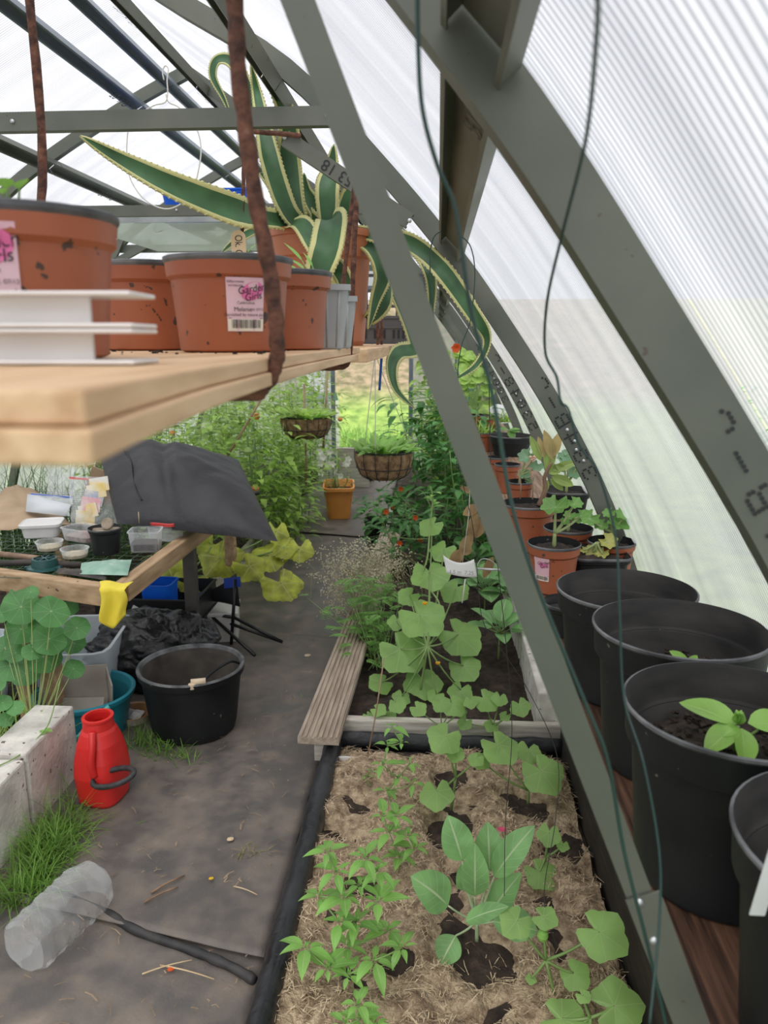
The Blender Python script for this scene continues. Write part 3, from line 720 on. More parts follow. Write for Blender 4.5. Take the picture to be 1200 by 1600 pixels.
# basil seedlings
def bleaf(mb, c, tippx, D, L, W, up, bend=.5):
    c = V(c); t = PY(tippx[0], tippx[1], D); d = (t-c).normalized(); leaf(mb, c, d, up, L, W, 'oval', bend, .25, nu=10)
c0 = PY(1146, 1200, .775); cz = PB[1][0].z+.2*.72
st = MB(); c0.z = cz; top = PY(1153, 1135, .77); stem(st, c0, top, .0032, .0022, k=5); s2 = PY(1185, 1140, .765); stem(st, PY(1150,1165,.77), s2, .002, .0015)
lf = MB()
leaf(lf, top+V((0,.004,0)), PY(1085,1100,.80)-top, (0,-.3,1), .064, .034, 'oval', .35, .3, 10)
leaf(lf, top, PY(1098,1168,.75)-top, (0,-.3,1), .047, .028, 'oval', .6, .3, 10)
leaf(lf, top+V((.002,-.004,0)), PY(1165,1190,.74)-top, (.3,-.8,.6), .040, .028, 'oval', .5, .3, 10)
leaf(lf, top+V((.01,0,.004)), PY(1215,1135,.77)-top, (0,-.4,1), .052, .034, 'oval', .4, .3, 10)
leaf(lf, top, PY(1130,1148,.76)-top, (0,-.3,1), .022, .014, 'oval', .4, .3, 8)
for a in range(5): leaf(lf, top+V((0,0,.002)), V((math.cos(a*1.3)*.4, math.sin(a*1.3)*.4, 1)), V((-math.cos(a*1.3), -math.sin(a*1.3), .3)), .018, .014, 'oval', -1.6, .4, 6)
leaf(lf, PY(1140,1190,.77), PY(1122,1198,.75)-PY(1140,1190,.77), (0,-.4,1), .013, .009, 'oval', .4, .2, 6)
b1 = thing('basil_seedling', c0, 'tall glossy basil seedling with six broad leaves in the black pot', 'basil')
st.build('stem', M_stemg, b1, world=True); lf.build('leaves', M_basil, b1, world=True)
c0 = PY(1078, 1034, 1.0); c0.z = SZ+.2*.62+.002; top = c0+V((0,0,.018)); lf = MB(); st = MB(); stem(st, c0, top, .002)
leaf(lf, top, PY(1042,1008,1.0)-top, (0,-.6,1), .036, .018, 'oval', .3, .3, 8)
leaf(lf, top, PY(1115,1038,.98)-top, (0,-.4,1), .030, .018, 'oval', .4, .3, 8)
leaf(lf, top, PY(1068,1045,.97)-top, (0,-.4,1), .018, .014, 'oval', .4, .3, 8)
leaf(lf, top, PY(1090,1020,1.0)-top, (0,-.4,1), .02, .014, 'oval', .4, .3, 8)
leaf(lf, top, PY(1085,1045,.96)-top, (0,-.4,1), .018, .014, 'oval', .4, .3, 8)
b2 = thing('basil_seedling', c0, 'small low basil seedling in the third large black pot', 'basil')
st.build('stem', M_stemg, b2, world=True); lf.build('leaves', M_basil, b2, world=True)

# white plastic sheet piece and nested empty pot behind
q = V((.385, 1.545, SZ)); root = thing('plastic_tray', q, 'milky white plastic tray lying behind the large black pots', 'tray')
mb = MB(); mb.lathe([(.055,0),(.062,.03),(.064,.032),(.060,.03),(.053,.004),(.0001,.003)], 36, (0,0,0), sq=4, rx=1.1, ry=.8); mb.build('tray', clear('milky', tr=.25), root)
pot((.268, 1.49, SZ), .05, .065, 'small empty black pot ring just behind the large pots', soil=None)

def label_on(root, r, z, ang, w_, h_, full=True, s=1, rz=None):
    """printed pink label wrapped on the side of a pot"""
    mb = MB(); mb.grid(lambda u, v: V(((rr := r(z+(v-.5)*h_))*math.cos(ang+(u-.5)*w_/r(z)), rr*math.sin(ang+(u-.5)*w_/r(z)), z+(v-.5)*h_)), 10, 4)
    M_lab = mat('pink_label', (.62,.36,.42), (.76,.55,.60), scale=9, rough=.5, spots=(70,.72,(.16,.10,.09)))
    lab = mb.build('paper_label', M_lab, root)
    def onpot(u, v, d=.0006): rr = r(z+v*h_)+d; a = ang+u*w_/r(z); return V((rr*math.cos(a), rr*math.sin(a), z+v*h_))
    mb = MB(); N_ = 20
    mb.add([onpot(.17+.30*math.cos(t*2*pi/N_), .25+.17*math.sin(t*2*pi/N_)+.05*math.cos(t*2*pi/N_)) for t in range(N_)], [tuple(range(N_))], 0, False)
    mb.build('logo_oval', mat('hot_pink', (.72,.16,.36), rough=.5), lab)
    def wrapt(body, size, u, v, m_, dd, sq=1, tilt=0):
        c = bpy.data.curves.new('t', 'FONT'); c.body = body; c.size = size; c.align_x = 'CENTER'; c.align_y = 'CENTER'
        o = bpy.data.objects.new('t', c); COL.objects.link(o); bpy.context.view_layer.update(); me = bpy.data.meshes.new_from_object(o); bpy.data.objects.remove(o)
        for q in me.vertices: x = q.co.x*sq; y = q.co.y + x*tilt; q.co = onpot(u+x/w_, v+y/h_, dd)
        me.materials.clear(); me.materials.append(m_); o = bpy.data.objects.new('lettering', me); COL.objects.link(o); o.parent = lab
    M_wh = mat('label_white', (.92,.90,.90)); k = h_/.05
    wrapt('Garden', .0098*k, .16, .29, M_ink, .0011, .9, .18); wrapt('Girls', .0098*k, .20, .15, M_ink, .0011, .9, .18)
    if full:
        wrapt('Gillyurenset', .0032*k, -.26, .42, M_ink, .001); wrapt('sortierung', .0032*k, -.26, .35, M_ink, .001)
        wrapt('Calibrachoa', .0036*k, .0, .03, M_ink, .001); wrapt('Melanie', .0058*k, -.08, -.09, M_ink, .001); wrapt('kl. 07/12', .0034*k, .32, -.09, M_ink, .001)
        wrapt('Garnished by nature alone', .0040*k, .0, -.19, M_ink, .001)
    mb = MB(); mb.add([onpot(-.46, -.245, .0008), onpot(.46, -.245, .0008), onpot(.46, -.255, .0008), onpot(-.46, -.255, .0008)], [(0,1,2,3)]); 
    mb.build('rule', M_ink, lab)
    mb = MB(); mb.add([onpot(-.48, -.27, .0007), onpot(0, -.27, .0007), onpot(.48, -.27, .0007), onpot(.48, -.49, .0007), onpot(0, -.49, .0007), onpot(-.48, -.49, .0007)], [(0,1,4,5),(1,2,3,4)]); mb.build('barcode_field', mat('cream', (.78,.74,.62)), lab)
    mb = MB(); x = -.38
    while x < .40:
        w2 = R.choice((.008, .008, .016, .024)); mb.add([onpot(x, -.28, .0011), onpot(x+w2, -.28, .0011), onpot(x+w2, -.44, .0011), onpot(x, -.44, .0011)], [(0,1,2,3)], 0, False); x += w2+R.choice((.010, .014, .022))
    mb.build('barcode', M_ink, lab); return lab
def wallr(r, h, rimh=.2, base=.78):
    pf = pot_prof(r, h, rimh, base=base)
    def f(z):
        for (a, za), (b_, zb) in zip(pf[1:7], pf[2:8]):
            if za <= z <= zb and zb > za: return a+(b_-a)*(z-za)/(zb-za)+.0008
        return pf[2][0]
    return f

# small pots further along the shelf
def sp(px, py, D, z=SZ): p = PY(px, py, D); return V((p.x, D, z))
def spot(pxc, pyrim, wpx, hh, label, mo=M_terra, D=None, **kw):
    """pot whose rim is centred at a pixel, of height hh; depth from the rim height"""
    p = PZ(pxc, pyrim, SZ+hh); r = wpx/1200*(p-CO).dot(FW)/2
    return pot((p.x, p.y, SZ), r, hh, label, mo=mo, **kw), p, r
g, p, r = spot(866, 848, 82, .115, 'terracotta pot with a pink label holding the nearest geranium', mi_=M_blk, fill=.9)
label_on(g, wallr(r, .115), .062, math.radians(-128), .038, .056, full=False)
LP = {}
LP['geran1'] = (p, .9)
k, p, r = spot(932, 862, 92, .07, 'low square black pot with the yellowing succulent', mo=M_blk, sq=5, fill=.85, rz=.05); LP['succ'] = (p, .9)
k, p, r = spot(956, 845, 74, .085, 'terracotta pot tucked in at the back right with a curly geranium', fill=.85, mi_=M_blk); LP['geran2'] = (p, .9)
k, p, r = spot(888, 824, 76, .10, 'terracotta pot half hidden behind the labelled one', fill=.85, mi_=M_blk); LP['geran3'] = (p, .9)
k, p, r = spot(826, 786, 84, .13, 'taller terracotta pot with dry stakes on the shelf', fill=.9, mi_=M_blk); LP['pel'] = (p, .9)
k, p, r = spot(885, 765, 66, .09, 'square black seed tray behind the fleshy stemmed plant', mo=M_blk, sq=5, fill=.85); LP['tray'] = (p, .9)
for i, (px, py, w, h_, lb) in enumerate(((812, 752, 42, .10, 'terracotta pot left of the square seed tray'), (793, 725, 40, .11, 'terracotta pot in front of the wide black bowl'), (778, 714, 34, .11, 'terracotta pot at the inner edge before the black bowl'),
        (757, 675, 38, .10, 'small terracotta pot with grassy spider plant'), (748, 648, 34, .09, 'dark red pot in the far cluster'), (764, 650, 30, .08, 'second dark red pot in the far cluster'), (741, 632, 30, .08, 'tiny far pot beside the blue box'))):
    k, p, r = spot(px, py, w, h_, lb, fill=.85, mi_=M_blk); LP['s%d' % i] = (p, .9)
k, p, r = spot(799, 680, 68, .10, 'wide black pot with a pale melon seedling', mo=M_blk, fill=.8, rimh=.35); LP['bowl'] = (p, .9)
# cloche, blue box, white saucer
p = PZ(777, 660, SZ); root = thing('cloche', (p.x, p.y, SZ), 'cloudy white plastic dome over a far pot', 'cloche'); mb = MB(); mb.lathe([(.075,0),(.075,.06),(.06,.10),(.03,.125),(.0001,.13)], 28); mb.build('dome', clear('milky', tr=.25), root)
p = PZ(735, 632, SZ); mb = MB(); mb.box((p.x+.01, p.y+.25, SZ+.07), (.12, .1, .14)); tag(mb.build('blue_box', mat('blue_plastic', (.02,.16,.62), (.03,.22,.75), scale=6, rough=.4, trans=.25), bevel=.006), 'bright blue box far down the right shelf', 'box')
p = PZ(822, 845, SZ+.006); mb = MB(); mb.lathe([(.0001,.002),(.05,.002),(.06,.014),(.063,.014),(.053,0),(.0001,0)], 30, (p.x, p.y, SZ)); tag(mb.build('saucer', M_white), 'pale saucer beside the tall terracotta pot', 'saucer')

# ================================================================== hanging shelf on the left, in front
HZ = 1.436      # top of the near boards
def near_shelf():
    def board(name, x0, x1, y0, y1, z0, z1, label, m=M_pine, sk=0):
        mb = MB(); P = []
        ny = 24
        for j in range(ny+1):
            y = y0+(y1-y0)*j/ny; s = -.045*(1-math.exp(-(y-.2)/.3)); w_ = .002*nz3((x1*5, y*7, z1*9)); P.append((s, y, w_))
        vs = [V((x+s+(w_ if x == x1 else 0), y, z)) for s, y, w_ in P for x, z in ((x0, z0), (x1, z0), (x1, z1), (x0, z1))]
        F = [(4*j+i, 4*j+(i+1) % 4, 4*j+4+(i+1) % 4, 4*j+4+i) for j in range(ny) for i in range(4)] + [(3,2,1,0), tuple(4*ny+i for i in range(4))]
        mb.add(vs, F, 0, False); return tag(mb.build(name, m, bevel=.0015), label, 'board')
    board('shelf_board', -.215, -.098, .215, 1.42, 1.4255, HZ, 'raw pine board forming the right edge of the near hanging shelf')
    board('shelf_board', -.345, -.222, .20, 1.40, 1.4255, HZ, 'middle raw pine board of the near hanging shelf, under the trays')
    board('shelf_board', -.50, -.352, .22, 1.42, 1.4255, HZ, 'outer raw pine board of the near hanging shelf, farthest left')
    board('shelf_batten', -.20, -.095, .21, 1.36, 1.4145, 1.425, 'second pine board doubled under the right edge of the near shelf')
    board('shelf_batten', -.50, -.40, .21, 1.36, 1.4115, 1.425, 'second pine board doubled under the left edge of the near shelf')
near_shelf()
def rod(pts, r, label, name='shelf_hanger', k=6, group=None):
    mb = MB(); pp = smooth_path(pts, k); pp2 = []
    mb.tube([p+V((.0008*nz3(p*60), .0008*nz3(p*60+V((5,0,0))), 0)) for p in pp], [r*(1+.10*math.sin(i*2.1)) for i in range(len(pp))], 9)
    return tag(mb.build(name, M_rust), label, 'hanger', group)
# first hanger: right leg, bend under the boards, left leg
a = PY(362, -40, .60); b_ = PY(374, 120, .60); c_ = PY(398, 300, .60); d_ = PY(424, 440, .60); e_ = PY(433, 530, .60)
f_ = PY(430, 572, .60); g_ = PY(412, 603, .60); h_ = V((-.165, .61, 1.4075)); i_ = V((-.38, .80, 1.4035)); j_ = V((-.512, .87, 1.409)); 
k2 = PY(66, 290, 1.12); k3 = PY(44, -20, 1.12)
rod([V((a.x-.015, a.y, 1.85)), a, b_, c_, d_, e_, f_, g_, h_, i_, V((-.50,.93,1.4035)), V((-.575, 1.0, 1.415)), V((-.58, 1.05, 1.47)), k2, k3, V((k3.x-.01, k3.y, 2.2))], .0062, 'thick rusty iron bar bent under the near shelf, nearest hanger')
# second pair at the far end of the near shelf
a = PY(553, 330, 1.27); q = PY(556, 318, 1.27)
rod([PY(563, 225, 1.27), PY(556, 330, 1.27), PY(551, 450, 1.27), PY(548, 535, 1.27), V((-.148, 1.275, 1.412)), V((-.17, 1.28, 1.404)), V((-.25, 1.29, 1.403)), V((-.45, 1.29, 1.403))], .0044, 'thinner rusty hanger at the far end of the near shelf')
rod([PY(560, 235, 1.38), PY(537, 440, 1.38), PY(532, 520, 1.38), V((PY(529,545,1.38).x, 1.38, 1.414)), V((-.20, 1.375, 1.4035)), V((-.42, 1.37, 1.4035))], .0042, 'rusty hanger just behind the thinner one beside the grey pots')
for D, px, lb in ((2.55, 590, 'rusty hanger leg in front of the dark crate'), (2.62, 596, 'rusty hanger leg just right of its twin before the dark crate')):
    b0 = PY(px, 548, D); rod([PY(600, 300, D), V((b0.x, D, 1.6)), V((b0.x-.0, D, 1.43)), V((b0.x-.02, D, 1.405)), V((b0.x-.06, D, 1.399)), V((-.5, D, 1.399))], .005, lb)
rod([PY(381, 225, 1.95), PY(380, 300, 1.95), PY(378, 372, 1.95)], .0045, 'thin rusty bar hanging with the wooden name tag')
rod([PY(386, 205, 1.88), PY(440, 209, 1.88), PY(470, 212, 1.88)], .0055, 'short rusty bar lying along the nearest tie bar', 'iron_bar')
# wooden name tag
q = PY(373, 385, 1.93); root = thing('wooden_name_tag', q, 'small round ended wooden name tag hanging from the thin rusty bar', 'tag')
mb = MB(); w_, h2 = .018, .075; outl = [(-w_, -h2/2), (w_, -h2/2)] + [(w_*math.cos(t*pi/8), h2/2-.018+w_*math.sin(t*pi/8)) for t in range(9)]
n = len(outl); mb.add([V((x, -.0015, z)) for x, z in outl]+[V((x, .0015, z)) for x, z in outl], [tuple(range(n)), tuple(range(n, 2*n))[::-1]]+[(i, (i+1) % n, n+(i+1) % n, n+i) for i in range(n)], 0, False)
mb.build('tag_board', mat('tag_wood', (.50,.36,.20), (.62,.47,.29), scale=8, rough=.6), root)
text('Ok. Ge.', .026, q+V((0,-.0022,-.004)), (0,0,-1), (1,0,0), M_ink, root, squash=.72)

# pots standing on the near shelf
SH = HZ
lp = V((-.230, .865, SH))
t2 = pot(lp, .0695, .099, 'terracotta pot with the full pink printed label on the near shelf', mo=M_terra, mi_=M_blk, fill=.8, base=.80)
label_on(t2, wallr(.0695, .099, base=.80), .049, math.radians(-60), .040, .054)
t1 = pot((-.302, .56, SH), .0700, .100, 'blurred terracotta pot at the left frame edge with a cut off pink label', mo=M_terra, mi_=M_blk, fill=.85, base=.80)
label_on(t1, wallr(.0700, .100, base=.80), .056, math.radians(-82), .043, .062, full=True)
pot((-.375, 1.0, SH), .073, .106, 'muddy terracotta pot standing between the two labelled ones', mo=M_terra, mi_=M_blk, fill=.8, base=.80)
pot((-.205, 1.03, SH), .066, .098, 'terracotta pot mostly hidden behind the thick rusty bar', mo=M_terra, mi_=M_blk, fill=.8, base=.80)
M_greypl = mat('grey_plastic', (.33,.34,.345), (.43,.44,.44), scale=6, rough=.45, spots=(60,.74,(.5,.5,.45)))
def greypot(loc, w, h, label):
    root = thing('square_pot', loc, label, 'plant pot', rz=.25)
    mb = MB(); pr2 = [(w*.36,0),(w*.38,.002),(w*.5,h-.008),(w*.56,h-.008),(w*.56,h),(w*.49,h),(w*.40,h*.6)]
    mb.lathe(pr2, 32, (0,0,0), sq=7)
    for k in range(4):
        for s in (-.35, 0, .35):
            rot = Matrix.Rotation(k*pi/2, 3, 'Z'); lo_ = rot @ V((w*.365, s*w*.6, .003)); hi_ = rot @ V((w*.5, s*w*.8, h-.01)); mb.tube([lo_, hi_], .0018, 6)
    mb.build('pot', M_greypl, root); sm = MB(); sm.disc(w*.44, h*.75, 20); sm.build('soil', M_soil, root); return root
greypot((-.162, 1.12, SH), .062, .088, 'light grey ribbed square pot behind the rusty bar')
greypot((-.160, 1.225, SH), .056, .078, 'second light grey square pot close behind the first')
# seedlings on the near shelf
def seedling(name, base, tips, label, m=M_pepper, shape='lance', W=.012, cat='seedling', stemm=None):
    root = thing(name, base, label, cat); st = MB(); lf = MB()
    for t, wv in tips:
        t = V(t); mid = V(base).lerp(t, .55)+V((0,0,.01)); stem(st, base, mid, .0012, .0008); leaf(lf, mid, t-mid, (0,-.4,1), (t-mid).length, wv, shape, .3, .2, 8)
    st.build('stem', stemm or M_stemg, root, world=True); lf.build('leaves', m, root, world=True); return root
b0 = V((-.164, 1.12, SH+.066))
seedling('seedling', b0, [(PY(445,375,1.12),.008),(PY(438,405,1.1),.008),(PY(475,392,1.12),.006),(PY(452,400,1.15),.007)], 'grassy seedling growing from the light grey pot', M_pepper)
b0 = V((-.162, 1.222, SH+.058))
seedling('seedling', b0, [(PY(468,425,1.22),.022),(PY(485,430,1.2),.018),(PY(462,447,1.2),.016),(PY(495,442,1.22),.016),(PY(478,455,1.18),.014)], 'round leaved seedling behind the grassy one', M_basil, 'oval')
b0 = V((-.302, .56, SH+.086))
seedling('seedling', b0, [(PY(38,276,.54),.011),(PY(2,275,.54),.012),(PY(-10,290,.52),.01)], 'small seedling in the blurred left pot', M_basil, 'oval')
b0 = V((-.215, .87, SH+.08))
seedling('seedling', b0, [(PY(393,388,.87),.005),(PY(404,398,.87),.005),(PY(400,380,.87),.004)], 'tiny shoot rising from the full label pot', M_basil)
# two white plastic channel strips lying in front
def strip(x1, y, z, label, tw):
    root = thing('plastic_channel', (x1, y, z), label, 'channel')
    for nm, dz in (('flange', .0), ('flange', .0165)):
        mb = MB(); mb.box((-.16, 0, dz+.0012), (.32, .045, .0024)); mb.build(nm, M_white, root, bevel=.001)
    mb = MB(); mb.box((-.18, -.010, .0094), (.32-.012, .003, .014)); mb.build('web', M_white, root)
    root.rotation_euler = (0, 0, tw); return root
e1 = PY(231, 545, .40)
strip(-.163, .43, SH+.0006, 'lower white plastic channel strip on the near shelf', math.radians(3))
strip(-.163, .43, SH+.0200, 'upper white plastic channel strip stacked on the other', math.radians(3))
# crumbs of soil on the near shelf
mb = MB()
for i in range(150):
    x = R.uniform(-.45, -.15); y = R.uniform(.7, 1.3); s_ = R.uniform(.0008, .003); mb.box((x-.03*(y-.2), y, SH+s_*.4), (s_*1.6, s_, s_))
tag(mb.build('soil_crumbs', M_soil), 'dark soil crumbs scattered over the near shelf boards', 'crumbs', kind='stuff')

# ================================================================== second hanging shelf with the agave
H2 = 1.432
for x0, x1, lb in ((-.245, -.135, 'right pine board of the agave shelf'), (-.375, -.255, 'middle pine board under the agave pot'), (-.52, -.385, 'left pine board of the agave shelf')):
    mb = MB(); mb.box(((x0+x1)/2, 2.25, H2-.013), (x1-x0, 1.5, .026)); tag(mb.build('shelf_board', M_pine, bevel=.002), lb, 'board')
AP = PY(505, 538, 2.22); AP = V((AP.x, 2.22, H2)); AH = .305; AR = .148
ag = thing('agave', AP, 'large yellow edged agave in a clean terracotta pot on the hanging shelf', 'potted agave')
mb = MB(); mb.lathe([(.10,.0),(.112,.0),(.118,.012),(.133,AH-.075),(.140,AH-.07),(.145,AH-.02),(.150,AH-.018),(.150,AH),(.142,AH),(.138,AH-.05),(.13,AH-.06)], 48)
mb.build('pot', M_terra2, ag); mb = MB(); mb.disc(.134, AH-.045, 30); mb.build('soil', M_soil, ag)
def agleaf(pts, w, label=None, face=None, wv=0):
    """pts: list of (px,py,D) along the midrib; w width in m"""
    P = smooth_path([PY(*q) for q in pts], 5); mb = MB(); n = len(P); VS = []; US = []
    for k, p in enumerate(P):
        t = k/(n-1); tan = (P[min(k+1, n-1)]-P[max(k-1, 0)]).normalized()
        f = V(face) if face else toCam(p); side = tan.cross(f).normalized(); nn = side.cross(tan).normalized()
        ww = w/2*min(1, .75+t*.9)*max(0, 1-max(0, t-.45)/.55)**.8 if t < 1 else .0005
        for s in (-1, -.8, -.4, 0, .4, .8, 1):
            VS.append(p + side*s*ww + nn*(abs(s)**1.6*ww*.35) + nn*.004*wv*math.sin(t*14+s)); US.append((.5+s/2, t))
    m_ = 7; mb.add(VS, [(j*m_+i, j*m_+i+1, (j+1)*m_+i+1, (j+1)*m_+i) for j in range(n-1) for i in range(m_-1)], 0, True, US)
    # small marginal teeth
    for k in range(2, n-3, 1):
        for s, o_ in ((0, 0), (6, 6)):
            for fr in (0, .5):
                a = VS[k*m_+s].lerp(VS[(k+1)*m_+s], fr); b2 = VS[k*m_+s].lerp(VS[(k+1)*m_+s], fr+.22); out = (VS[k*m_+s]-VS[k*m_+3]).normalized()
                mb.add([a, b2, (a+b2)/2+out*.0026], [(0,1,2)], 1, False)
    mb.build('leaf', [M_agave, mat('agave_tooth', (.62,.60,.30))], ag, world=True, solid=.006 if w > .05 else .003)
B = 2.2
agleaf([(478,355,B),(440,350,B-.05),(380,335,1.95),(280,295,1.8),(190,250,1.75),(125,212,1.7)], .075, face=(0,-1,.15))
agleaf([(472,355,B),(462,310,B),(456,250,B),(455,190,B-.05),(425,120,B-.1),(385,72,B-.1)], .085, face=(-.6,-1,0))
agleaf([(480,360,B-.02),(450,330,B-.05),(425,260,B-.05),(412,200,B),(400,140,B+.05),(392,100,B)], .055, face=(.3,-1,0))
agleaf([(470,360,B+.05),(420,240,B+.1),(392,150,B+.1),(365,100,B+.1),(340,95,B+.1),(333,120,B+.1),(350,155,B+.1),(362,185,B+.1)], .035, face=(0,-1,.3))
agleaf([(515,360,B-.05),(512,300,B-.05),(518,265,B),(522,225,B)], .062, face=(0,-1,0))
agleaf([(535,362,B),(545,320,B),(558,290,B),(572,262,B)], .060, face=(-.3,-1,0))
agleaf([(455,352,B-.1),(472,352,B-.18),(492,385,B-.26),(508,430,B-.27),(520,460,B-.25)], .050, face=(0,-1,.5))
agleaf([(515,355,B-.1),(520,345,B-.2),(512,390,B-.28),(500,440,B-.28),(530,475,B-.25),(520,500,B-.24)], .080, face=(-.1,-1,.4))
agleaf([(505,400,B-.22),(530,420,B-.25),(542,455,B-.25),(522,500,B-.24),(512,530,B-.24)], .045, face=(-.4,-1,.2))
agleaf([(545,360,B),(590,370,B-.05),(640,380,B-.15),(690,420,B-.25),(740,490,B-.3),(762,530,B-.3),(745,570,B-.3),(715,592,B-.3)], .046, face=(-.6,-.8,.5), wv=1)
agleaf([(545,362,B),(610,372,B),(650,390,B-.05),(672,430,B-.1),(674,480,B-.1),(668,520,B-.1)], .04, face=(.1,-1,.2))
agleaf([(560,375,B-.02),(585,395,B-.05),(596,430,B-.06),(585,470,B-.06),(575,515,B-.06)], .06, face=(.6,-.8,0))
agleaf([(575,500,B),(600,470,B),(608,430,B+.05)], .05, face=(.5,-1,0))
agleaf([(590,400,B+.1),(625,470,B+.1),(650,540,B+.1),(622,552,B),(612,575,B-.05),(620,610,B-.1),(648,638,B-.1)], .05, face=(.2,-1,.3))
agleaf([(440,345,B),(400,360,B+.05),(365,380,B+.08),(345,397,B+.1)], .03, face=(0,-1,.4))
agleaf([(490,350,B+.03),(462,330,B+.06),(430,290,B+.1),(405,270,B+.1)], .07, face=(.2,-1,.3))
agleaf([(500,350,B+.05),(495,330,B+.05),(478,300,B+.05),(475,270,B+.05)], .05, face=(.3,-1,.1))
# dark crate and wire shelf behind it
def crate(loc, w, d, h, m_, label, name='crate', slots=True):
    root = thing(name, loc, label, 'crate'); mb = MB(); t_ = .006
    for c, s in (((0,-d/2,h/2),(w,t_,h)), ((0,d/2,h/2),(w,t_,h)), ((-w/2,0,h/2),(t_,d,h)), ((w/2,0,h/2),(t_,d,h)), ((0,0,t_/2),(w,d,t_))): mb.box(c, s)
    mb.build('body', m_, root)
    mb = MB()
    for z in (h-.006, h*.6): 
        for c, s in (((0,-d/2-.004,z),(w+.016,.008,.008)), ((0,d/2+.004,z),(w+.016,.008,.008)), ((-w/2-.004,0,z),(.008,d,.008)), ((w/2+.004,0,z),(.008,d,.008))): mb.box(c, s)
    mb.build('rim', m_, root)
    if slots:
        for k in range(-8, 9):
            if k % 4: mb = MB(); mb.box((k*w/20, -d/2-.004, h*.35), (w/45, .004, h*.3)); mb.build('slot', M_ink, root)
    return root
M_dgrey = mat('dark_grey_plastic', (.05,.052,.056), (.085,.087,.09), scale=5, rough=.45)
c0 = PY(612, 540, 3.0); crate((-.26, 3.18, H2+.0), .36, .34, .105, M_dgrey, 'dark grey slatted crate on the shelf behind the agave')
for x0, x1, lb in ((-.27, -.10, 'right pine board of the far hanging shelf under the crate'), (-.45, -.28, 'left pine board of the far hanging shelf')):
    mb = MB(); mb.box(((x0+x1)/2, 3.4, H2-.014), (x1-x0, .75, .026)); tag(mb.build('shelf_board', M_board, bevel=.002), lb, 'board')
rt = thing('wire_rack', (-.27, 3.75, H2), 'dark slatted metal rack standing behind the crate', 'rack'); mb = MB()
for z in (.03, .1, .17, .24, .31): mb.box((0, 0, z), (.42, .01, .014))
mb.build('slats', M_dgrey, rt); mb = MB()
for x in (-.2, -.07, .07, .2): mb.box((x, .008, .17), (.008, .006, .34))
mb.build('uprights', M_dgrey, rt)

# blue trays on a wire tray hung between the tie bars
TZ = 1.932
rt = thing('wire_tray', (-1.1, 3.95, TZ), 'galvanised sheet and wire tray resting on the tie bars overhead', 'tray')
mb = MB(); mb.box((0, -.05, 0), (.95, 1.05, .004)); mb.build('sheet', clear('glass_sheet', col=(.75,.82,.78), tr=.65), rt)
mb = MB()
for c, s in (((0,-.58,.012),(.96,.006,.022)), ((0,.48,.012),(.96,.006,.022)), ((-.48,-.05,.012),(.006,1.06,.022)), ((.48,-.05,.012),(.006,1.06,.022))): mb.box(c, s)
mb.build('edge', M_zinc, rt)
M_blue = mat('blue_tray', (.01,.13,.70), (.015,.20,.85), scale=6, rough=.35, trans=.3)
for px, lb in ((300, 'bright blue plastic tray on the overhead wire tray, left one'), (368, 'bright blue plastic tray on the overhead wire tray, right one')):
    p = PY(px, 335, 3.55); rt = thing('blue_tray', (p.x, 3.55, TZ+.004), lb, 'tray', 'blue trays overhead'); mb = MB()
    mb.lathe([(.0001,.003),(.075,.003),(.095,.135),(.104,.137),(.104,.131),(.097,.128),(.08,0),(.0001,0)], 40, sq=5, rx=1.0, ry=1.4); mb.build('tray', M_blue, rt)
# bent wire coat hanger hanging from the ridge
q = [(258,103),(260,125),(258,150)]; D = 2.6
mb = MB(); mb.tube(smooth_path([PY(256,125,D),PY(254,112,D),PY(258,103,D),PY(263,108,D),PY(261,125,D),PY(262,145,D),PY(258,160,D),PY(240,165,D),PY(215,180,D),PY(202,195,D),PY(198,235,D),PY(202,275,D),PY(222,308,D),PY(250,325,D),PY(275,323,D),PY(300,300,D),PY(313,250,D),PY(312,215,D),PY(300,190,D),PY(280,168,D),PY(264,160,D),PY(259,147,D)], 4), .0022, 6)
tag(mb.build('wire_hanger', M_string), 'bent white wire coat hanger hanging under the roof', 'coat hanger')
mb = MB(); D = 3.6; mb.tube(smooth_path([PY(246,338,D),PY(243,350,D),PY(242,362,D),PY(252,361,D),PY(262,355,D)], 4), .0018, 6); tag(mb.build('wire_hook', M_string), 'tiny pale wire hook left of the overhead tray', 'hook')

# hanging cables in front of the right wall
def cable(pts, r, label, m=M_green, name='cable'):
    mb = MB(); mb.tube(smooth_path([PY(*q) for q in pts], 8), r, 8); tag(mb.build(name, m), label, 'cable')
cable([(652,-20,.45),(653,60,.45),(660,170,.45),(684,260,.46),(712,330,.47),(735,480,.475),(770,620,.48),(800,790,.48),(845,930,.48),(915,1100,.48),(950,1190,.48),(975,1330,.48),(1010,1470,.475),(1040,1600,.47),(1050,1660,.46)], .0013, 'dark green cable hanging long past the strut to the bottom edge')
cable([(934,-20,.30),(932,60,.33),(915,220,.40),(880,360,.48),(855,470,.55),(852,550,.58),(870,590,.58),(876,628,.575),(888,640,.58),(905,695,.58),(935,740,.575),(962,840,.57),(968,950,.56),(975,1090,.55),(1005,1190,.52),(1030,1330,.50),(1030,1440,.48),(1015,1600,.44)], .0010, 'thin dark cable dangling in front of the curved wall')
cable([(680,520,1.6),(672,420,1.6),(676,375,1.6),(690,360,1.6)], .0012, 'fine black wire looping from the right purlin')
cable([(715,365,1.4),(735,385,1.4),(742,430,1.4),(735,500,1.4),(720,545,1.4),(716,600,1.4),(735,660,1.4),(760,720,1.4)], .001, 'fine black wire curling past the agave leaf tip')
M_net = mat('black_thread', (.02,.02,.02), rough=.6)
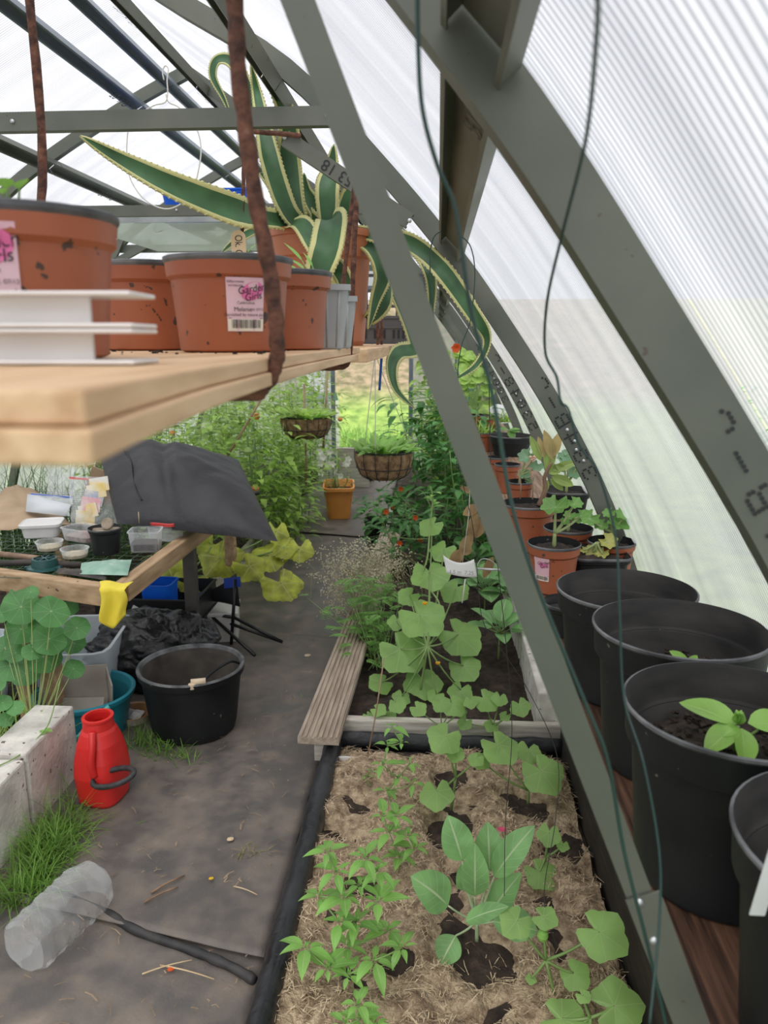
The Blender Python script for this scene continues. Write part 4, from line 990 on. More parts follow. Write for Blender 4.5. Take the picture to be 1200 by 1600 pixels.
cable([(714,590,1.5),(712,700,1.55),(740,830,1.6),(752,960,1.6),(780,1010,1.6),(826,1080,1.6),(870,1180,1.58),(868,1280,1.5),(850,1400,1.4),(870,1480,1.35)], .0008, 'thin black thread hanging over the second bed', M_net, 'thread')
cable([(764,600,1.4),(770,800,1.45),(790,1000,1.5),(800,1140,1.5),(790,1280,1.45),(788,1400,1.4)], .0008, 'second thin black thread, left over the cucumber plants', M_net, 'thread')

# ================================================================== plants of the right side
def root_at(px, py, z): p = PZ(px, py, z); return V((p.x, p.y, z))
def fanplant(name, base, leaves, label, m=M_cuke, kind='cuke', cat='plant', dD=0, sr_=.0035, hub=None, stemm=None, up=.75, cup=.10, group=None, tipd=None, minz=None, flowers=()):
    """leaves: (px, py, r_px[, D offset[, tip angle]]) around a base"""
    root = thing(name, base, label, cat, group); st = MB(); lf = MB(); base = V(base)
    hub = V(hub) if hub is not None else base+V((0, 0, .05))
    stem(st, base, hub, sr_*1.3, sr_, k=4)
    for L in leaves:
        px, py, rp = L[:3]; D = base.y+dD+(L[3] if len(L) > 3 else 0)
        c = PY(px, py, D)
        mz = (minz if minz is not None else base.z+.03)
        if c.z < mz: c = PZ(px, py, mz)
        r = rp/1200*(c-CO).dot(FW)*1.12
        n = V((0,0,1))*up + toCam(c)*.75 + V((R.uniform(-.3,.3), R.uniform(-.2,.2), 0))
        if len(L) > 4: a = L[4]; tip = RT*math.cos(a)+UP*math.sin(a)
        else: tip = RT*R.uniform(-.7, .7)+UP*R.uniform(-1, -.5)
        fan(lf, c, n, tip, r, kind, cup=-cup)
        stem(st, hub, c, sr_, sr_*.6, k=6, mid=hub.lerp(c, .5)+V((0, 0, -.12*(c-hub).length)))
    st.build('stem', stemm or M_stemg, root, world=True); lf.build('leaves', m, root, world=True)
    if flowers:
        for fx, fy, D, r_, mm in flowers:
            fb = MB(); c = PY(fx, fy, D)
            for k in range(6): leaf(fb, c, V((math.cos(k*1.05), math.sin(k*1.05)*.6-.3, .7)), (0,-.5,1), r_, r_*.7, 'oval', -.3, .2, 5)
            fb.build('flower', mm, root, world=True)
    return root
# --- front bed, cucumbers
b = root_at(705, 1265, .1); fanplant('cucumber_plant', b, [(697,1150,28),(682,1237,27,-.05),(712,1175,15),(745,1185,13)], 'young cucumber plant at the far left of the front bed, drooping one leaf', hub=PY(712,1215,b.y))
b = root_at(825, 1255, .1); fanplant('cucumber_plant', b, [(779,1164,31),(826,1172,22,.05),(846,1205,34,-.03),(750,1187,15)], 'broad leaved cucumber plant at the far right of the front bed', hub=PY(826,1235,b.y))
b = root_at(850, 1365, .1); fanplant('cucumber_plant', b, [(858,1301,19),(843,1362,27,-.03),(880,1320,10)], 'small cucumber plant behind the cabbage seedling', hub=PY(852,1340,b.y))
b = root_at(868, 1562, .1)
fanplant('cucumber_plant', b, [(937,1456,40,0,-.8),(896,1520,24,.0),(849,1432,20),(808,1438,26),(830,1528,9)], 'cucumber plant with the big heart leaf at the bottom right of the bed', hub=PY(853,1500,b.y))
b = root_at(925, 1640, .1); fanplant('cucumber_plant', b, [(878,1592,38,0),(960,1572,42,0,0.2),(910,1555,12),(905,1600,14)], 'cucumber plant cut off at the bottom edge of the frame', hub=PY(922,1590,b.y))
# --- brassica with round grey green leaves
def ovalplant(name, base, leaves, label, m=M_brass, hub=None, cat='cabbage plant', sr_=.004, shape='oval', fold=.28, group=None, stemm=None, bend=.5, wd=.62, up=None):
    """leaves: (px0,py0) joint, (px1,py1) tip, D"""
    root = thing(name, base, label, cat, group); st = MB(); lf = MB(); base = V(base); hub = V(hub) if hub is not None else base+V((0,0,.05))
    stem(st, base, hub, sr_*1.2, sr_, k=4)
    for L in leaves:
        (x0, y0), (x1, y1), D, W = L[:4]; D2 = D+(L[4] if len(L) > 4 else 0)
        a = PY(x0, y0, D); t = PY(x1, y1, D2); d = t-a; ln = d.length
        if a.z < base.z+.012: a.z = base.z+.012
        stem(st, hub, a, sr_*.8, sr_*.5, k=5, sag=-.004)
        stem(st, a, a.lerp(t, .25), sr_*.5, sr_*.3, k=2)
        u = toCam(a)*.9+V((0,0,.6)); W = W/1200*(a-CO).dot(FW)
        dd = d.normalized()
        side = dd.cross(u).normalized(); d0 = Matrix.Rotation(bend*.5, 3, side) @ dd
        leaf(lf, a, d0, u, ln*1.04, W, shape, bend, fold, 10, wave=.12)
    st.build('stem', stemm or mat('pale_stem', (.34,.46,.24), (.45,.56,.34), scale=12), root, world=True); lf.build('leaves', m, root, world=True, sub=1 if len(leaves) < 14 else 0); return root
b = root_at(745, 1470, .1); D = b.y; h = PY(745, 1440, D)
ovalplant('cabbage_seedling', b, [((722,1345),(700,1275),D-.02,52,.03),((765,1360),(762,1285),D+.02,48,.03),((742,1400),(742,1318),D-.04,44,0),((772,1370),(835,1292),D,46,.02),((700,1415),(642,1370),D-.02,62,0),
  ((728,1440),(795,1418),D-.10,30,-.03),((712,1462),(690,1505),D-.03,44,-.03),((765,1430),(815,1365),D,44,0),((730,1390),(720,1350),D+.03,34,0),((770,1440),(838,1455),D-.02,52,0)], 'blue green cabbage seedling with long ribbed leaves in the middle of the front bed', hub=h)
mb = MB(); c = PY(848, 1462, root_at(868,1562,.1).y-.02); mb.lathe([(.0001,-.012),(.008,-.009),(.0115,0),(.009,.008),(.0001,.012)], 14, c); tag(mb.build('leaf_bud', M_cuke), 'round green leaf bud above the big heart leaf plant', 'bud')
# zinnia
b = root_at(790, 1325, .1); root = thing('zinnia', b, 'small bright pink flower behind the cabbage seedling', 'flower'); mb = MB(); c = PY(784, 1297, b.y-.02); stem(mb, b, c, .0015); mb.build('stem', M_stemg, root, world=True)
mb = MB()
for k in range(12): leaf(mb, c, V((math.cos(k*.52), math.sin(k*.52), .35)), (0,0,1), .013, .006, 'oval', .3, .1, 4)
mb.build('petals', M_pink, root, world=True)
# --- peppers
def pepper(base, nodes, label, L=(.040, .066), nl=6, group=None):
    root = thing('pepper_plant', base, label, 'pepper plant', group); st = MB(); lf = MB(); base = V(base); prev = {}
    pts = []
    for (px, py, *dd) in nodes:
        c = PY(px, py, base.y+(dd[0] if dd else R.uniform(-.03, .03)))
        if c.z < base.z+.03: c = PZ(px, py, base.z+.03)
        pts.append(c)
    pts.sort(key=lambda p: p.z); tree = [base]
    for c in pts:
        q = min(tree, key=lambda t: (t-c).length + (.3 if t.z > c.z-.01 else 0)); stem(st, q, c, .0022, .0015, k=4, mid=q.lerp(c, .5)+V((0,0,-.006))); tree.append(c)
        k0 = R.random()*6
        for k in range(nl):
            a = k0+k*2*pi/nl+R.uniform(-.3, .3); d = V((math.cos(a), math.sin(a), R.uniform(-.25, .45))); l_ = R.uniform(*L)*(1 if k < nl-2 else .6)
            s0 = c+d*.008; stem(st, c, s0, .0007, .0006, k=2, n=4); leaf(lf, s0, d, (0,0,1), l_, l_*R.uniform(.38,.5), 'lance', R.uniform(.5,1.2), .25, 7)
        for k in range(3):
            a = k*2.1; leaf(lf, c+V((0,0,.003)), V((math.cos(a)*.5, math.sin(a)*.5, 1)), (0,-1,.2), l_*.4, l_*.2, 'lance', .3, .3, 4)
    st.build('stem', M_stemg, root, world=True); lf.build('leaves', M_pepper, root, world=True); return root
b = root_at(558, 1530, .1)
pepper(b, [(478,1480,-.03),(512,1512,-.05),(545,1522,-.06),(545,1480,0),(556,1440),(538,1402),(525,1362),(562,1382),(590,1408),(606,1455),(628,1480,-.03),(585,1500,-.05),(570,1340,.02),(512,1330,.03),(500,1400,.02),(590,1360,.03),(530,1440,0)], 'bushy pepper plant, largest, at the front left of the bed')
b = root_at(622, 1370, .1); pepper(b, [(620,1275),(638,1305),(608,1300),(648,1325,-.02),(600,1275),(625,1340,-.03)], 'second pepper plant just behind the bushiest one', nl=5)
b = root_at(618, 1270, .1); pepper(b, [(612,1135),(628,1160),(606,1165),(640,1192),(598,1195),(622,1215),(645,1225),(604,1235)], 'tall thin pepper plant by the cross board', nl=4, L=(.03,.055))
b = root_at(578, 1228, .1); pepper(b, [(572,1212),(580,1203)], 'tiny pepper seedling at the far end of the straw', L=(.016,.026), nl=4)
b = root_at(560, 1660, .1); pepper(b, [(562,1592,0),(540,1600,0),(585,1605,0),(560,1570,0)], 'pepper plant tip poking in at the bottom edge', L=(.03,.055))
# white crescent label and thin cane
mb = MB(); c = PZ(540, 1182, .12); mb.grid(lambda u, v: c+V(((u-.5)*.062, -.001-.02*abs(u-.5)**2, (v-.9)*.022*math.sin(pi*(.08+.84*u)))), 14, 3); tag(mb.build('plant_label', M_white, solid=.0015), 'white crescent shaped plant label under the cross board', 'label')
def cane(p, q, r, label, m=None): mb = MB(); mb.tube([p, V(p).lerp(V(q), .5)+V((.004,0,0)), q], r, 6); tag(mb.build('cane', m or mat('cane', (.30,.19,.11), (.42,.29,.18), scale=14)), label, 'cane')
p = root_at(573, 1190, .1); cane(p, PY(600, 1028, p.y+.02), .0022, 'thin brown cane standing beside the cross board')

# --- second bed
b = root_at(655, 1090, .12); D = b.y
fanplant('cucumber_plant', b, [(660,1062,31,-.08),(626,1014,38,-.05),(724,1040,26,-.03),(656,961,38,0),(716,991,36,.05),(597,1066,20,-.05),(720,1078,20,-.06),(671,894,31,.2),(694,858,22,.3),(675,820,20,.35),(712,920,24,.3),(628,1088,15,-.1),(682,1085,14,-.1),(640,930,18,.2),(620,970,15,.1)],
    'tall climbing cucumber with big pale leaves in the second bed', hub=PY(668,1010,D), sr_=.004, dD=.12,
    flowers=((664,945,D+.1,.016,M_yellow),(664,830,D+.5,.016,M_yellow),(684,1038,D-.02,.014,M_yellow)))
mb = MB(); pp = smooth_path([PY(668,1010,D+.12),PY(690,985,D+.15),PY(685,940,D+.2),PY(660,905,D+.3),PY(668,870,D+.35),PY(672,820,D+.4),PY(676,780,D+.42),PY(672,760,D+.42)], 6); mb.tube(pp, .0035, 7)
tag(mb.build('vine_stem', M_stemg), 'twisting bare cucumber vine climbing above its leaves', 'vine')
mb = MB(); mb.tube(smooth_path([PY(668,842,D+.4),PY(640,842,D+.4),PY(615,838,D+.4),PY(598,838,D+.4)], 4), .0012, 5); mb.tube(smooth_path([PY(675,800,D+.4),PY(668,780,D+.4),PY(660,768,D+.4),PY(652,766,D+.4)], 4), .0012, 5)
tag(mb.build('tendril', M_stemg), 'pale curling cucumber tendrils at the top of the vine', 'tendril')
lf = MB(); c = PY(678, 785, D+.42)
for k in range(7): a = k*.9; leaf(lf, c+V((0,0,-.02+.01*k)), V((math.cos(a), math.sin(a), .3)), (0,0,1), .05, .03, 'lance', .6, .2, 6)
tag(lf.build('vine_tip_leaves', M_cuke), 'ruffled young leaf cluster at the tip of the cucumber vine', 'leaves')
def group_fan(cx, cy, leaves, label, hz=.12): b = root_at(cx, cy, hz); return fanplant('cucumber_seedling', b, leaves, label, sr_=.0025, hub=PY(cx, cy-25, b.y))
group_fan(770, 1110+50, [(758,1092,20),(812,1102,17),(781,1090,13),(727,1128,12),(769,1132,12),(790,1118,9)], 'cucumber seedling behind the right half of the cross board')
group_fan(690, 1160, [(708,1100,20),(688,1098,15),(652,1106,14),(718,1110,12),(735,1095,12)], 'cucumber seedling behind the middle of the cross board')
group_fan(610, 1140, [(607,1119,12),(590,1108,13),(620,1100,14),(575,1118,9)], 'cucumber seedling beside the end of the decking plank')
b = root_at(775, 1030, .12); D2 = b.y; h = PY(775, 1000, D2)
def rosette(px, py, D, n, rpx, z0, label, m=M_brass, name='cabbage_seedling', cat='cabbage plant', shape='oval', group=None, h0=.05):
    c = PY(px, py, D); base = V((c.x, c.y, z0)); root = thing(name, base, label, cat, group); st = MB(); lf = MB(); stem(st, base, c, .004, .003)
    r = rpx/1200*D
    for k in range(n):
        a = k*2.4; el = .15+.9*k/n; d = V((math.cos(a)*math.cos(el), math.sin(a)*math.cos(el), math.sin(el))); s0 = c+d*r*.35; stem(st, c, s0, .002, .0015, k=2)
        leaf(lf, s0, d, (0,0,1), r*R.uniform(.7,.95), r*R.uniform(.5,.65), shape, .7, .3, 8)
    st.build('stem', M_stemg, root, world=True); lf.build('leaves', m, root, world=True); return root
rosette(780, 990, D2, 12, 52, .12, 'grey green cabbage plant by the concrete blocks, nearest in the second bed')
rosette(758, 925, D2+.6, 13, 55, .12, 'larger cabbage plant behind the white card')
rosette(800, 935, D2+.5, 11, 45, .12, 'cabbage plant between the card and the leaning strut')
rosette(832, 1000, D2+.1, 8, 34, .12, 'cabbage leaves spilling over the concrete blocks')
rosette(740, 880, D2+1.0, 10, 45, .12, 'farther cabbage plant below the dried brown leaves')
# feathery marigold with seeding heads
def marigold():
    b = root_at(590, 1050, .12); root = thing('marigold', b, 'feathery green marigold sprawling over the decking plank', 'marigold'); st = MB(); lf = MB(); hd = MB()
    def frond(c, d, L):
        d = d.normalized(); s = d.cross(V((0,0,1))).normalized()
        for k in range(7):
            q = c + d*L*k/7+V((0,0,-.02*(k/7)**2))
            for sg in (-1, 1): leaf(lf, q, (s*sg+d*.6+V((0,0,-.1))), (0,0,1), L*.38*(1-k/11), .0105, 'lance', .3, .1, 3)
        stem(st, c, c+d*L, .0008, .0005, k=2, n=3)
    for i in range(280):
        px = R.gauss(572, 26); py = R.uniform(905, 1045); px += (py-970)*-.12
        c = PY(px, py, b.y+R.uniform(-.05,.30)+(1045-py)*.002)
        if c.z < .17: continue
        if i % 3 == 0: stem(st, b+V((R.uniform(-.04,.04), R.uniform(0,.2), 0)), c, .002, .001, k=4, n=4)
        frond(c, rdir((-.2, .7)), R.uniform(.05, .085))
    st.build('stem', M_stemg, root, world=True); lf.build('leaves', leafmat('marigold_leaf', (.20,.42,.09), (.28,.5,.15), nv=0, vw=.05, trans=.35, var=.35), root, world=True)
    b2 = root_at(610, 1000, .12); r2 = thing('dried_alyssum', b2, 'dry straw coloured seed stalks tangled behind the marigold', 'dry plant'); st = MB(); sd_ = MB()
    for i in range(260):
        px = R.gauss(572, 34); py = R.gauss(885, 20); c = PY(px, py, b2.y+R.uniform(.0,.6))
        if c.z < .15: continue
        q = PY(px+R.uniform(-10, 45), py+R.uniform(10, 50), b2.y+R.uniform(.1,.5)); stem(st, q, c, .0009, .0007, k=4, n=4, sag=.015)
        for k in range(6):
            e_ = c+V((R.gauss(0,.012), R.gauss(0,.012), R.gauss(0,.012))); sd_.box(e_, (.005,.004,.005), Matrix.Rotation(R.random()*3, 3, 'X'))
    for i in range(60):
        px = R.gauss(525, 10); py = R.uniform(880, 960); c = PY(px, py, b2.y+.1); stem(st, PY(560, py+20, b2.y+.15), c, .0008, .0006, k=3, n=4)
        for k in range(5): sd_.box(c+V((R.gauss(0,.01), R.gauss(0,.01), R.gauss(0,.01))), (.004,.004,.004))
    st.build('stalks', mat('dry_stalk', (.30,.30,.14), (.45,.38,.20), scale=12), r2, world=True); o = sd_.build('seed_heads', mat('seed_head', (.42,.40,.26), (.62,.56,.42), scale=12), r2, world=True); o['kind'] = 'stuff'
marigold()
# white card on a wire, dried leaves
q = PY(719, 888, 2.3); root = thing('white_card', q, 'white torn card with faint pencil marks clipped on a wire over the cabbages', 'card')
mb = MB(); s = 2.3/1200
mb.grid(lambda u, v: q+V((((u-.5)*50+(v-.5)*-6)*s*1.0, .004*math.sin(u*3), ((v-.5)*30-10*(1-(2*u-1)**2)*(.35+.65*v)+4-(u-.5)*6)*s)), 14, 5); mb.build('card', mat('paper_white', (.80,.80,.78), (.88,.88,.87), scale=8), root, world=True, solid=.001)
text('1.5 m  7.25', .017, q+V((.004,-.006,-.012)), (1,0,-.05), (0,0,1), mat('pencil', (.35,.35,.36)), root)
mb = MB(); mb.tube([PY(744,888,2.3), PY(770,890,2.3), PY(870,893,2.3)], .004, 6); mb.tube(smooth_path([PY(745,886,2.3),PY(752,874,2.3),PY(768,876,2.3),PY(780,890,2.3)], 4), .0015, 6); mb.build('wire', M_zinc, root, world=True)
mb = MB(); mb.tube([PY(727,905,2.3), PY(722,942,2.3)], .002, 6); mb.build('string', M_string, root, world=True)
root = thing('dried_garland', PY(735,770,2.35), 'string of dried brown oval leaves hanging beside the strut', 'garland'); lf = MB(); tb = MB()
tb.tube([PY(736,700,2.35), PY(733,800,2.35), PY(722,885,2.35)], .0012, 5)
for (x0,y0,x1,y1,w_) in ((742,770,722,762,.02),(748,790,726,803,.034),(745,800,735,840,.036),(752,812,744,838,.04),(738,835,720,862,.036),(720,858,706,885,.04),(770,870,757,900,.03),(735,852,726,866,.03)):
    a = PY(x0,y0,2.35); leaf(lf, a, PY(x1,y1,2.35)-a, toCam(a), (PY(x1,y1,2.35)-a).length*1.15, w_, 'oval', .2, .1, 8)
tb.build('thread', M_string, root, world=True); lf.build('leaves', mat('dried_leaf', (.22,.13,.06), (.42,.30,.14), scale=20, rough=.7, trans=.2), root, world=True)

# --- small pots' plants on the right shelf
def potfan(key, leaves, label, m=M_basil, kind='geran', name='geranium', stemm=None, sr_=.004, cat='geranium'):
    p, _ = LP[key]; base = V((p.x, p.y, p.z-.012))
    return fanplant(name, base, leaves, label, m=m, kind=kind, sr_=sr_, stemm=stemm or mat('geranium_stem', (.26,.33,.12), (.34,.40,.18), scale=12), hub=base+V((0,0,.035)), cat=cat, minz=base.z+.01, cup=-.25)
M_ger = leafmat('geranium_leaf', (.17,.36,.08), (.30,.48,.18), kind='radial', nv=7, vw=.05, trans=.35)
M_gry = leafmat('yellowing_leaf', (.45,.46,.12), (.55,.45,.22), kind='radial', nv=7, vw=.04, trans=.35)
M_grb = leafmat('bluish_leaf', (.20,.36,.20), (.34,.48,.32), kind='radial', nv=7, vw=.04, trans=.3)
potfan('geran1', [(868,793,21),(897,788,13),(908,806,10),(882,815,7)], 'ruffled geranium leaves in the pink labelled pot', M_ger)
potfan('geran2', [(921,811,15),(966,818,19),(975,805,13),(940,822,12),(952,803,10)], 'curly bright geranium in the back right pot', M_ger)
potfan('geran3', [(903,812,10),(890,806,9),(915,806,9)], 'geranium sprig between the two terracotta pots', M_ger)
potfan('succ', [(927,863,13),(950,847,14),(912,860,6),(942,866,10)], 'yellow green geranium cutting in the square black pot', M_gry)
p, _ = LP['pel']; base = V((p.x, p.y, p.z-.01)); D = p.y
root = thing('epiphyllum', base, 'leggy plant with thick brown stem and paddle leaves in the taller pot', 'plant'); st = MB(); lf = MB(); lb = MB()
pp = smooth_path([PY(842,790,D), PY(852,765,D), PY(851,745,D), PY(862,722,D)], 5); st.tube(pp, [.008-.004*i/len(pp) for i in range(len(pp))], 8)
for (x0,y0,x1,y1,w_,bk) in ((855,740,852,690,.016,0),(862,735,900,722,.026,0),(862,745,895,757,.030,0),(858,740,878,728,.03,0),(856,750,850,770,.018,0),(858,735,868,700,.018,0),(866,720,852,676,.03,1),(862,715,874,678,.03,1),(845,720,830,684,.024,0),(850,715,842,685,.02,1),(860,748,880,765,.022,0),(868,726,884,736,.02,0)):
    a = PY(x0,y0,D); t = PY(x1,y1,D); leaf(lb if bk else lf, a, t-a, toCam(a)+V((0,0,.3)), (t-a).length*1.1, w_, 'oval', .3, .35, 8)
st.build('stem', M_tw, root, world=True); lf.build('leaves', leafmat('paddle_leaf', (.30,.42,.10), (.4,.5,.18), nv=0, vw=.05, trans=.3), root, world=True); lb.build('withered_leaves', mat('withered_leaf', (.42,.30,.12), (.5,.42,.18), scale=20, trans=.3), root, world=True, label='withered yellow brown leaves')
potfan('tray', [(890,714,14),(898,740,12),(880,716,10),(905,722,9)], 'bluish geranium behind the leggy plant', M_grb)
potfan('s0', [(823,714,13),(838,730,11),(818,742,10),(842,706,10),(828,752,7)], 'toothed soft green plant left of the leggy stem', M_grb, name='heuchera', cat='plant')
p, _ = LP['s0']; root = thing('pink_bloom', PY(833,717,p.y), 'small pinkish bloom cluster above the toothed plant', 'flower'); mb = MB()
for i in range(8): mb.lathe([(.0001,-.006),(.006,0),(.0001,.006)], 7, PY(833+R.uniform(-5,5), 717+R.uniform(-4,4), p.y-.02))
mb.build('petals', mat('salmon', (.62,.28,.20), (.7,.4,.3), scale=20), root, world=True)
for xx, lb_ in ((813, 'left'), (832, 'right')):
    a = PY(xx, 780, LP['pel'][0].y-.02); cane(a, PY(xx-3, 735, LP['pel'][0].y-.02), .002, 'short dry stake, %s of two in the taller pot' % lb_)
p, _ = LP['bowl']
root = thing('melon_seedling', (p.x, p.y, p.z-.03), 'pale green melon seedling leaning in the wide black pot', 'seedling'); lf = MB(); a = PY(795,672,p.y)
for x1,y1,w_ in ((803,684,.045),(785,668,.03),(820,672,.03),(828,664,.02)): leaf(lf, a, PY(x1,y1,p.y-.03)-a, (0,-.6,1), .06, w_, 'oval', .5, .2, 8)
st = MB(); stem(st, (p.x,p.y,p.z-.03), a, .003); st.build('stem', M_stemg, root, world=True); lf.build('leaves', M_ger, root, world=True)
def grassy(c, n, L, label, name='spider_plant', m=None, cat='plant', W=.008, el=(.3,1.3), spread=.02):
    root = thing(name, c, label, cat); lf = MB()
    for i in range(n): leaf(lf, V(c)+V((R.gauss(0,spread), R.gauss(0,spread), 0)), rdir(el), (0,0,1), L*R.uniform(.6,1.1), W, 'grass', R.uniform(.6,1.8), .2, 5)
    lf.build('leaves', m or M_tom, root, world=True); return root
p, _ = LP['s3']; grassy((p.x, p.y, p.z-.01), 46, .13, 'grassy plant spilling from the small terracotta pot')
p = PZ(795, 668, SZ+.08); grassy((p.x, p.y+.3, SZ+.08), 50, .14, 'second grassy plant behind the wide black pot')
for i, (px, py, rr) in enumerate(((745,600,26),(740,575,22),(752,630,18),(728,560,16))):
    p = PY(px, py, 5.2+.35*i); fanplant('nasturtium', V((p.x, p.y, SZ+.05)), [(px+R.uniform(-rr,rr), py+R.uniform(-rr,rr), R.uniform(6,10)) for _ in range(14)], ['bright green nasturtium clump at the far end of the right shelf','higher nasturtium clump climbing under the far arches','low nasturtium clump behind the far pots','topmost nasturtium sprig by the far arches'][i], m=M_tom, kind='round', sr_=.003, cat='nasturtium', dD=0, cup=.05)
mb = MB(); c = PY(713, 544, 4.6); root = thing('nasturtium_flower', c, 'single bright orange nasturtium flower high beside the strut', 'flower')
for k in range(6): leaf(mb, c, V((math.cos(k), -.6, math.sin(k))), (0,-1,0), .035, .03, 'oval', .2, .1, 5)
mb.build('petals', M_orange, root, world=True)

# --- tall dark plants of the second bed
def bush(name, x, y, h, w_, n, label, m=M_darkf, L=(.06,.11), cat='plant', shape='lance', wr=.42, z0=.11, group=None, lean=0, fruits=None, flower=None, sm=M_stemg, nst=7, zlo=.12):
    base = V((x, y, z0)); root = thing(name, base, label, cat, group); st = MB(); lf = MB(); tips = []
    for k in range(nst):
        a = R.random()*6.28; q = V((x+math.cos(a)*w_*.55*R.random()+lean, y+math.sin(a)*w_*.55, z0+h*R.uniform(.7, 1)));  mid = base.lerp(q, .5)+V((math.cos(a)*.08, 0, 0)); tips.append((mid, q))
        stem(st, base+V((math.cos(a)*.04, math.sin(a)*.04, 0)), q, .005, .002, k=6, n=5, mid=mid)
    for i in range(n):
        mid, q = R.choice(tips); t = R.uniform(zlo, 1.0)**.8; p = base*(1-t)**2+mid*2*t*(1-t)+q*t*t
        k_ = w_*.5*R.random()**.5*(1.1-.5*t); a = R.random()*6.28; c = p+V((math.cos(a)*k_, math.sin(a)*k_, R.uniform(-.04,.04)))
        d = V((math.cos(a), math.sin(a), R.uniform(-.3,.5))); l_ = R.uniform(*L); 
        if i % 4 == 0: stem(st, p, c, .0015, .001, k=2, n=3)
        leaf(lf, c, d, (0,0,1), l_, l_*wr, shape, R.uniform(.3,1.3), .2, 5)
    st.build('stems', sm, root, world=True); lf.build('leaves', m, root, world=True)
    if fruits:
        fn, fm_, fr, fnn = fruits
        for i in range(fnn):
            mid, q = R.choice(tips); t = R.uniform(.3,.9); c = base.lerp(q, t)+V((R.uniform(-w_,w_)*.4, -R.uniform(0, w_)*.5, 0)); fb = MB(); fb.lathe([(.0001,-fr),(fr*.7,-fr*.7),(fr,0),(fr*.7,fr*.7),(.0001,fr)], 10, c); fb.build(fn, fm_[i % len(fm_)], root, world=True)
    if flower:
        fm_, fr, fnn, nm = flower
        for i in range(fnn):
            mid, q = R.choice(tips); c = base.lerp(q, R.uniform(.4, 1.05))+V((R.uniform(-w_,w_)*.5, -R.uniform(0,w_)*.6, .02)); fb = MB()
            for k in range(5): leaf(fb, c, V((math.cos(k*1.26), -.4, math.sin(k*1.26))), (0,-1,0), fr, fr*.8, 'oval', .2, .1, 4)
            fb.build(nm, fm_, root, world=True)
    return root
bush('sunflower_plant', .12, 4.9, .98, .50, 420, 'tall dark green bushy plant nearest beside the strut in the second bed', L=(.07,.13), wr=.5)
bush('sunflower_plant', .0, 5.6, 1.12, .52, 380, 'tall dark leafy plant behind the nearest bushy one, reaching under the baskets', L=(.08,.16), wr=.42)
bush('sunflower_plant', .28, 4.3, .75, .45, 330, 'dark leafy plant filling the bed behind the cucumber vine', L=(.06,.11), wr=.5)
bush('sunflower_plant', -.12, 4.4, .48, .40, 240, 'low dark leafy plant with orange flowers beside the path', L=(.05,.09), wr=.5, flower=(M_orange, .02, 5, 'flower'))
bush('nasturtium_bush', -.28, 5.2, .32, .34, 160, 'low trailing plant at the path edge near the small black pot', L=(.05,.08), wr=.8, shape='oval', flower=(M_orange, .022, 4, 'flower'))
bush('pole_bean', .0, 6.6, 1.30, .45, 340, 'light green climbing plant with pale flowers near the end wall', m=M_tom, L=(.08,.13), wr=.7, flower=(M_whitef, .03, 5, 'flower'))
bush('pole_bean', .18, 5.9, 1.2, .3, 220, 'light green climbing plant behind the far shelf pots', m=M_tom, L=(.07,.12), wr=.7, z0=.11)

# ================================================================== left bed: blocks, tomatoes and squash
bedsoil('bed_soil', 1.0, 8.3, .10, M_bed, 'dark soil of the left bed under the table and the tomatoes', x0=-2.72, x1=-1.60, amp=.03)
bedsoil('bed_soil', 3.55, 8.3, .10, M_bed, 'dark soil strip beneath the tomato row beside the path', x0=-1.58, x1=-1.22, amp=.02)
for i, (y0, y1, h_, lb) in enumerate(((1.935, 2.235, .275, 'pale aerated concrete block behind the red can, farther of the two'), (1.62, 1.925, .262, 'stained pale concrete block at the left frame edge, nearer of the two'), (1.30, 1.61, .26, 'pale concrete block low in the left corner, mostly cut off'))):
    mb = MB(); mb.box((-1.235, (y0+y1)/2, h_/2+.008), (.13, y1-y0, h_)); tag(mb.build('concrete_block', M_conc, bevel=.008), lb, 'block')
mb = MB(); mb.box((-1.2, 5.0, .09), (.03, 3.0, .16)); tag(mb.build('edging_board', M_grey), 'grey side board of the tomato bed', 'board')
for i, (x, y, h_, n) in enumerate(((-1.50, 4.2, .95, 300), (-1.18, 4.75, 1.05, 330), (-1.85, 4.7, 1.05, 300), (-1.15, 5.5, 1.12, 320), (-1.65, 5.6, 1.15, 300), (-1.18, 6.7, 1.15, 300), (-2.25, 5.2, 1.05, 260), (-1.75, 6.7, 1.2, 260), (-1.25, 7.5, 1.2, 240), (-2.3, 6.3, 1.15, 220))):
    bush('tomato_plant', x, y, h_, .52, int(n*2.0), ['tomato plant just behind the black cushion', 'tomato plant over the yellow squash leaves, beside the path', 'tomato plant left of the thick leaning cane', 'tomato plant by the path, level with the orange planter', 'leggy tomato plant in the middle of the row', 'tomato plant beside the white flowers', 'tomato plant against the left wall', 'tall tomato plant behind the middle of the row', 'last tomato plant before the doorway', 'far tomato plant by the left wall'][i],
        m=M_tom, L=(.055,.10), cat='tomato plant', wr=.5, z0=.1, fruits=('tomato', [mat('green_tomato', (.20,.34,.08), (.30,.42,.12), scale=6, rough=.3), mat('orange_tomato', (.62,.22,.05), (.7,.3,.08), scale=6, rough=.3), mat('green_tomato', (.2,.34,.08))], .026, 4))
for a_, b_, lb in ((PY(345,730,4.4), PY(430,585,4.5), 'slanting brown cane among the tomatoes'), (PY(505,700,5.6), PY(512,560,5.6), 'upright bamboo cane near the white sack'), (PY(478,760,5.2), PY(475,600,5.2), 'thin cane under the small hanging basket')): cane(a_, b_, .008, lb)
bush('tomato_plant', -1.0, 4.95, .62, .34, 330, 'low tomato growth spilling over the path edge behind the squash', m=M_tom, L=(.05,.09), cat='tomato plant', wr=.5, z0=.03)
